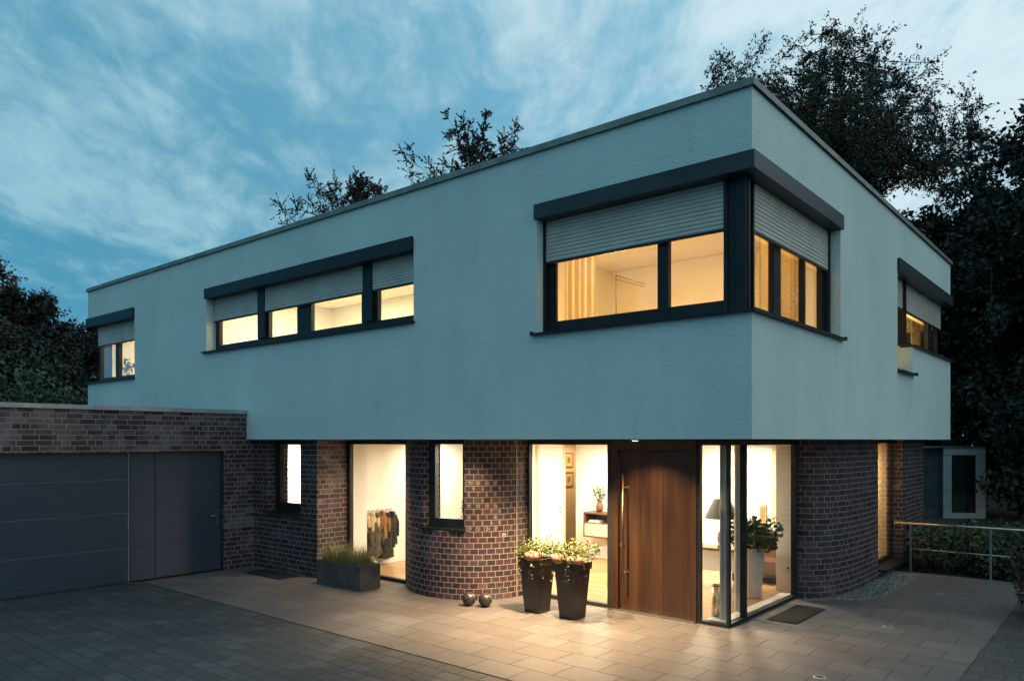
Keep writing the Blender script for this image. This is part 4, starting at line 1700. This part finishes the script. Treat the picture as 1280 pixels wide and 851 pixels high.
gb = 'dark metal balls on the terrace'
for lab, x, y in (('dark metal ball on the terrace further from the pots', -4.345, .27), ('dark metal ball on the terrace nearer the pots', -4.115, .37)):
    m_ = MB()
    n = 20
    m_.lathe([(.1 * math.sin(math.pi * k / n) + 1e-4, .1 - .1 * math.cos(math.pi * k / n)) for k in range(n + 1)], (0, 0, 0), 32)
    o = m_.build('metal_ball', M['ball'])
    o.location = (x, y, .001)
    tag(o, lab, 'ball', gb)


def grate(label, x0, x1, y0, y1, z=.003):
    t = thing('floor_grate', label, 'grate', ((x0 + x1) / 2, (y0 + y1) / 2, z))
    m_ = MB()
    w = .018
    m_.box(x0, x1, y0, y0 + w, z, z + .012)
    m_.box(x0, x1, y1 - w, y1, z, z + .012)
    m_.box(x0, x0 + w, y0 + w, y1 - w, z, z + .012)
    m_.box(x1 - w, x1, y0 + w, y1 - w, z, z + .012)
    m_.build('frame', M['metal'], t)
    m_ = MB()
    m_.box(x0 + w, x1 - w, y0 + w, y1 - w, z, z + .003)
    k = y0 + w + .01
    while k < y1 - w - .01:
        m_.box(x0 + w, x1 - w, k, k + .012, z + .003, z + .010)
        k += .026
    m_.build('tread', M['rubber'], t)


grate('dark sunken mat in the terrace beside the corner glass', -.70, -.30, 2.20, 3.34)
grate('dark light well grate under the small window beside the garage', -9.35, -8.25, -.36, .06)

gg = 'round steel covers set into the terrace'
for lab, x, y in (('round steel cover in the terrace nearest the camera', .65, .14), ('round steel cover in the terrace level with the corner glass', .64, 2.83), ('round steel cover in the terrace nearest the railing', .71, 5.67)):
    t = thing('ground_light', lab, 'ground light', (x, y, 0), gg)
    m_ = MB()
    m_.lathe([(.042, .006), (.048, .007), (.06, .006), (.064, .001)], (x, y, 0), 24)
    m_.build('ring', M['gcoping'], t)
    m_ = MB()
    m_.lathe([(.0005, .0045), (.0415, .0045)], (x, y, 0), 24)
    m_.build('lens', M['rubber'], t)

# ---------------------------------------------------------------- indoors, ground floor
# coats
rk = thing('coat_rack', 'white wall rack carrying coats behind the cloakroom glass', 'coat rack', (-8.15, 1.9, 1.05))
m_ = MB()
m_.box(-8.149, -8.125, 1.42, 2.10, 1.03, 1.09)
m_.build('rail', M['paint'], rk)
for k in range(6):
    m_ = MB()
    y = 1.48 + k * .11
    m_.tube([(-8.126, y, 1.06), (-8.08, y, 1.05), (-8.06, y, 1.085)], .008, 6)
    m_.build('hook', M['steel'], rk)


def coat(label, y, top, length, wid, mat, seed, group):
    rg = np.random.default_rng(seed)
    t = thing('coat', label, 'coat', (-8.03, y, top), group)
    m_ = MB()
    n, k_ = 20, 9
    ph = rg.uniform(0, 6, 3)
    i0 = len(m_.v)
    for k in range(k_):
        f = k / (k_ - 1)
        ww = wid * (.30 + .75 * min(1, f * 5) ** .6 + .12 * f) * .5
        dd = .035 + .055 * min(1, f * 4)
        for q in range(n):
            a = 2 * math.pi * q / n
            fold = 1 + .16 * f * math.sin(a * 5 + ph[0]) + .08 * math.sin(a * 9 + ph[1] + f * 3)
            m_.v.append((-8.045 + dd * math.cos(a) * fold, y + ww * math.sin(a) * fold, top - length * f + .02 * math.sin(a * 3 + ph[2]) * f))
    for k in range(k_ - 1):
        for q in range(n):
            m_.f.append((i0 + k * n + q, i0 + (k + 1) * n + q, i0 + (k + 1) * n + (q + 1) % n, i0 + k * n + (q + 1) % n))
            m_.uv.append([(0, 0)] * 4)
            m_.sm.append(True)
    m_.f.append(tuple(i0 + q for q in range(n)))
    m_.uv.append([(0, 0)] * n)
    m_.sm.append(True)
    m_.build('body', mat, t)
    for sgn in (-1, 1):
        s_ = MB()
        s_.tube([(-8.03, y + sgn * wid * .38, top - .07), (-8.00, y + sgn * wid * .50, top - length * .35), (-7.985, y + sgn * wid * .47, top - length * .62), (-7.98, y + sgn * wid * .44, top - length * .78)], [.04, .05, .044, .036], 9)
        s_.build('sleeve', mat, t)
    s_ = MB()
    s_.lathe([(.02, .03), (.05, .02), (.065, -.02), (.05, -.07)], (-8.01, y, top - .02), 12)
    s_.build('hood', mat, t)


gc = 'coats on the rack behind the cloakroom glass'
coat('cream coat hanging leftmost on the rack', 1.50, 1.04, .36, .24, M['coatl'], 1, gc)
coat('grey green jacket hanging between the cream and tan coats', 1.60, 1.02, .80, .30, M['coatg'], 2, gc)
coat('tan brown jacket hanging in the middle of the rack', 1.76, 1.04, .50, .26, M['coatb'], 3, gc)
coat('long dark coat hanging right of the tan jacket', 1.88, 1.00, .86, .28, M['coatd'], 4, gc)
coat('short dark jacket hanging rightmost on the rack', 2.00, 1.02, .62, .22, M['coatd'], 5, gc)

# floating shelf with vases
sh = thing('floating_shelf', 'walnut wall shelf with open compartment behind the entrance glass', 'shelf', (-5.0, 5.05, .47))
m_ = MB()
X0, X1, Y0, Y1 = -5.50, -4.3, 4.86, 5.198
m_.box(X0, X1, Y0, Y1, .93, .96)
m_.box(X0, X0 + .03, Y0, Y1, .49, .9295)
m_.box(X1 - .03, X1, Y0, Y1, .49, .9295)
m_.box(X0, X1, Y0, Y1, .46, .4895)
m_.box(X0 + .0305, X1 - .0305, Y1 - .02, Y1, .49, .9295)
m_.box(X0 + .0305, X1 - .0305, Y0 + .02, Y1 - .021, .735, .755)
m_.build('carcass', M['walnut'], sh)
m_ = MB()
m_.box(X0 + .034, X1 - .034, Y0, Y0 + .018, .493, .732)
m_.build('drawer', M['cream'], sh)
vz = thing('vase_plant', 'leafy branches in a brown vase on the walnut shelf', 'vase', (-5.22, 5.03, .96))
m_ = MB()
m_.lathe([(.03, 0), (.06, .01), (.075, .09), (.055, .17), (.04, .2), (.045, .22)], (-5.22, 5.03, .961), 20)
m_.build('vase', M['walnut'], vz)
rg = np.random.default_rng(90)
P = []
m_ = MB()
for k in range(12):
    az, l = rg.uniform(0, 6.28), rg.uniform(.2, .42)
    e = (-5.22 + math.cos(az) * .2, 5.03 + math.sin(az) * .12, 1.16 + l)
    m_.tube([(-5.22, 5.03, 1.1), e], [.004, .002], 4)
    for q in range(10):
        f = rg.uniform(.3, 1)
        P.append(np.array((-5.22, 5.03, 1.1)) * (1 - f) + np.array(e) * f + rg.normal(size=3) * .02)
m_.build('stem', M['bark'], vz)
quads('foliage', leaf_quads(np.array(P), .06, rg, .5), M['leafroom'], vz)
m_ = MB()
m_.lathe([(.04, 0), (.055, .02), (.05, .14), (.03, .19), (.035, .2)], (0, 0, 0), 20)
o = m_.build('white_vase', M['whitepot'])
o.location = (-4.98, 5.03, .961)
tag(o, 'small white vase on the walnut shelf beside the branches', 'vase')
bk_ = MB()
bk_.box(-5.42, -5.15, 4.92, 5.1, .7555, .775)
bk_.box(-5.40, -5.17, 4.93, 5.09, .7755, .80)
o = bk_.build('book_stack', M['paint'])
tag(o, 'flat pale books inside the open compartment of the walnut shelf', 'books')

# framed prints in the corridor
gf = 'framed prints in the corridor'
for lab, z in (('upper framed print on the corridor wall behind entrance glass', 1.92), ('lower framed print on the corridor wall behind entrance glass', 1.45)):
    t = thing('framed_print', lab, 'picture', (-7.6, 7.28, z), gf)
    m_ = MB()
    X, a, h_, b = -7.598, .17, .18, .03
    m_.box(X, X + .025, 7.28 - a, 7.28 + a, z - h_, z - h_ + b)
    m_.box(X, X + .025, 7.28 - a, 7.28 + a, z + h_ - b, z + h_)
    m_.box(X, X + .025, 7.28 - a, 7.28 - a + b, z - h_ + b, z + h_ - b)
    m_.box(X, X + .025, 7.28 + a - b, 7.28 + a, z - h_ + b, z + h_ - b)
    m_.build('frame', M['gold'], t)
    m_ = MB()
    m_.box(X, X + .008, 7.28 - a + b, 7.28 + a - b, z - h_ + b, z + h_ - b)
    m_.build('mount', M['paper'], t)
    m_ = MB()
    m_.box(X + .0085, X + .012, 7.28 - .065, 7.28 + .065, z - .07, z + .07)
    m_.build('print', M['gold'], t)

# sideboard, lamps, plant, stand and chair in the corner room
sb = thing('sideboard', 'low white sideboard behind the corner glass', 'sideboard', (-2.2, 3.7, .3))
m_ = MB()
m_.box(-3.1, -1.62, 3.5, 3.9, .33, .66)
m_.build('body', M['paint'], sb)
m_ = MB()
m_.box(-3.12, -1.60, 3.48, 3.92, .6605, .69)
m_.build('top', M['walnut'], sb)
m_ = MB()
for x in (-3.0, -1.75):
    m_.box(x, x + .05, 3.55, 3.85, .012, .3295)
m_.build('leg', M['metal'], sb)


def table_lamp(label, x, y, z, r0, r1, hs, zs_, mat, energy, basemat, group=None):
    t = thing('table_lamp', label, 'lamp', (x, y, z), group)
    m_ = MB()
    m_.lathe([(.07, 0), (.075, .015), (.05, .05), (.075, .14), (.06, .24), (.015, .30), (.012, zs_ + hs * .6)], (x, y, z + .001), 20)
    m_.build('base', basemat, t)
    m_ = MB()
    m_.lathe([(r0, zs_), (r1, zs_ + hs), (r1 - .004, zs_ + hs), (r0 - .004, zs_)], (x, y, z), 28)
    m_.build('lamp_shade', mat, t)
    m_ = MB()
    n = 12
    m_.lathe([(.035 * math.sin(math.pi * k / n) + 1e-4, zs_ + .08 - .035 * math.cos(math.pi * k / n)) for k in range(n + 1)], (x, y, z), 16)
    m_.build('bulb', M['bulb'], t)
    light('bulb_light', 'POINT', (x, y, z + zs_ + .035), energy, SOFT, t, shadow_soft_size=.035)
    return t


table_lamp('table lamp with a wide dark cone shade behind the corner glass', -1.98, 3.62, .691, .27, .13, .30, .47, M['shade'], 30, M['walnut'])
gl_ = thing('globe_lamp', 'small glowing globe lamp behind the corner glass post', 'lamp', (-1.66, 3.62, .691))
m_ = MB()
n = 14
m_.lathe([(.055 * math.sin(math.pi * k / n) + 1e-4, .40 - .055 * math.cos(math.pi * k / n)) for k in range(n + 1)], (-1.66, 3.62, .691), 20)
m_.build('globe', M['bulb'], gl_)
m_ = MB()
m_.lathe([(.06, .0005), (.06, .015), (.012, .03), (.012, .345)], (-1.66, 3.62, .691), 16)
m_.build('stem', M['brass'], gl_)

pp = thing('potted_plant', 'bushy green plant in a tall white pot behind the corner glass', 'plant', (-1.42, 3.46, .012))
m_ = MB()
m_.lathe([(.125, .001), (.135, .02), (.185, .74), (.185, .76), (.165, .76), (.16, .68)], (-1.42, 3.46, .012), 32, True, lambda w: 1 + .07 * math.cos(4 * w))
m_.build('pot', M['whitepot'], pp)
m_ = MB()
m_.lathe([(.001, .70), (.16, .70)], (-1.42, 3.46, .012), 24)
m_.build('soil', M['dirt'], pp)
rg = np.random.default_rng(91)
m_ = MB()
for k in range(14):
    az, l = k * 2.4, rg.uniform(.15, .36)
    m_.tube([(-1.42, 3.46, .70), (-1.42 + math.cos(az) * l, 3.46 + math.sin(az) * l, .85 + rg.uniform(0, .22))], [.008, .004], 5)
m_.build('stem', M['bark'], pp)
P = leaf_mound(rg, 1500, -1.42, 3.46, .72, .46, .40, .44, lumps=22)
quads('foliage', leaf_quads(P, .085, rg, .6), M['leafroom'], pp)

us_ = thing('umbrella_stand', 'slim perforated bronze umbrella stand inside the corner glass', 'umbrella stand', (-1.21, 1.78, .012))
m_ = MB()
m_.lathe([(.0005, .002), (.068, .002), (.07, .46), (.066, .46), (.064, .02)], (-1.21, 1.78, .0125), 24)
m_.build('cylinder', M['brass'], us_)
m_ = MB()
for z in (.02, .44):
    m_.lathe([(.071, z), (.074, z), (.074, z + .015), (.071, z + .015)], (-1.21, 1.78, .0125), 24)
for k in range(12):
    for a in range(10):
        w = a * .628 + (k % 2) * .314
        z = .06 + k * .032
        cx, cy = -1.21 + .0705 * math.cos(w), 1.78 + .0705 * math.sin(w)
        tx, ty = -math.sin(w) * .006, math.cos(w) * .006
        m_.poly([(cx - tx, cy - ty, z), (cx + tx, cy + ty, z), (cx + tx, cy + ty, z + .012), (cx - tx, cy - ty, z + .012)])
m_.build('perforation', M['rubber'], us_)

ac = thing('armchair', 'brown leather armchair beyond the white potted plant', 'armchair', (-1.75, 4.75, .012))
m_ = MB()
m_.box(-2.15, -1.40, 4.50, 5.05, .20, .40)
m_.build('seat', M['leather'], ac, .03)
m_ = MB()
m_.box(-2.15, -1.40, 5.055, 5.18, .20, .80)
m_.build('backrest', M['leather'], ac, .03)
for x in (-2.28, -1.395):
    m_ = MB()
    m_.box(x, x + .125, 4.50, 5.18, .20, .58)
    m_.build('armrest', M['leather'], ac, .03)
for x in (-2.2, -1.36):
    for y in (4.55, 5.1):
        m_ = MB()
        m_.tube([(x, y, .013), (x, y, .20)], [.015, .022], 8)
        m_.build('leg', M['walnut'], ac)

wp = thing('framed_print', 'slim framed print on the white wall above the sideboard', 'picture', (-1.93, 5.19, 1.12))
m_ = MB()
m_.box(-1.99, -1.87, 5.17, 5.198, .96, 1.28)
m_.build('frame', M['paper'], wp)
m_ = MB()
m_.box(-1.97, -1.89, 5.163, 5.1695, .99, 1.25)
m_.build('print', M['gold'], wp)


# plant on the ledge of the narrow bulging window
def sill_plant(label, x, y, z, r, h, seed, mat=None, n=160, leaf=.05, group=None):
    t = thing('windowsill_plant', label, 'plant', (x, y, z), group)
    m_ = MB()
    m_.lathe([(.04, .001), (.055, .1), (.05, .1), (.045, .08), (.0005, .08)], (x, y, z), 16)
    m_.build('pot', M['whitepot'], t)
    rg = np.random.default_rng(seed)
    P = leaf_mound(rg, n, x, y, z + .08, r, r, h, lumps=9)
    quads('foliage', leaf_quads(P, leaf, rg, .5), M['leafroom'], t)
    return t


p = TC(L - .20, .30)
sill_plant('small green plant on the ledge of the narrow curved wall window', p[0], p[1], 1.08, .07, .30, 95, n=120, leaf=.04)
lg = MB()
tprism(lg, .0, L, .195, .38, 1.045, 1.075)
lg.build('inner_sill', M['cream'], nw)

# ---------------------------------------------------------------- indoors, upper floor
def curtain(label, p0, p1, z0, z1, amp, waves, mat, group=None):
    p0, p1 = Vector(p0), Vector(p1)
    d = p1 - p0
    n = Vector((-d.y, d.x)).normalized()
    m_ = MB()
    K = waves * 10
    pr = None
    for k in range(K + 1):
        f = k / K
        q = p0 + d * f + n * amp * math.sin(f * waves * 6.283) * (1 + .3 * math.sin(f * 17))
        cur = ((q.x, q.y, z0), (q.x, q.y, z1))
        if pr:
            m_.poly([pr[0], cur[0], cur[1], pr[1]], smooth=True)
        pr = cur
    o = m_.build('curtain', mat)
    tag(o, label, 'curtain', group)
    return o


curtain('cream curtain gathered at the left end of the large corner window', (-2.74, .42), (-2.30, .50), 2.67, 5.66, .035, 5, M['curtain'])
curtain('cream curtain along the right side of the large corner window', (-.52, 1.55), (-.50, 2.95), 2.67, 5.66, .03, 12, M['curtain'])
curtain('cream curtain filling the tall narrow window in the right wall', (-.665, 6.52), (-.665, 8.18), .145, 2.38, .012, 9, M['curtain'])
curtain('cream curtain at the far pane of the stepped right window', (-.52, 9.62), (-.52, 10.28), 2.67, 5.66, .03, 6, M['curtain'])

LX, LY = -2.68, 1.6
fl_ = thing('floor_lamp', 'uplighter floor lamp with thin reading arm in the corner window', 'lamp', (LX, LY, 2.661))
m_ = MB()
m_.lathe([(.0005, 0), (.14, .001), (.14, .02), (.015, .03)], (LX, LY, 2.661), 24)
m_.build('foot', M['metal'], fl_)
m_ = MB()
m_.tube([(LX, LY, 2.68), (LX, LY, 4.80)], .007, 8)
m_.build('pole', M['metal'], fl_)
m_ = MB()
m_.tube([(LX, LY, 4.78), (LX + .46, LY + .02, 4.60)], .005, 6)
m_.tube([(LX, LY, 4.72), (LX + .46, LY + .02, 4.56)], .004, 6)
m_.build('arm', M['metal'], fl_)
m_ = MB()
m_.lathe([(.02, .0), (.11, .10), (.105, .10), (.02, .01)], (LX - .26, LY + .4, 4.00), 24)
m_.build('lamp_shade', M['paint'], fl_)
m_ = MB()
m_.tube([(LX, LY, 4.01), (LX - .26, LY + .4, 4.01)], .008, 6)
m_.build('arm', M['metal'], fl_)
m_ = MB()
n = 12
m_.lathe([(.035 * math.sin(math.pi * k / n) + 1e-4, .06 - .035 * math.cos(math.pi * k / n)) for k in range(n + 1)], (LX - .26, LY + .4, 4.03), 14)
m_.build('bulb', M['bulb'], fl_)
light('bulb_light', 'POINT', (LX - .26, LY + .4, 4.17), 110, (1, .60, .24), fl_, shadow_soft_size=.04)

sill_plant('leafy plant behind the left pane of the far left window', -16.35, .62, 3.93, .22, .42, 96, n=130, leaf=.09)
sill_plant('spreading plant behind the right pane of the far left window', -15.5, .62, 3.93, .30, .30, 97, n=110, leaf=.10)
sill_plant('dark leafy plant behind the near pane of the stepped right window', -.62, 8.2, 4.12, .26, .26, 98, n=60, leaf=.10)
ld = MB()
ld.box(-17.0, -14.64, .305, .75, 3.86, 3.925)
ld.build('inner_sill', M['paint'], lw)
ld = MB()
ld.box(-.78, -.305, 7.25, 10.3, 4.05, 4.115)
ld.build('inner_sill', M['paint'], rw)
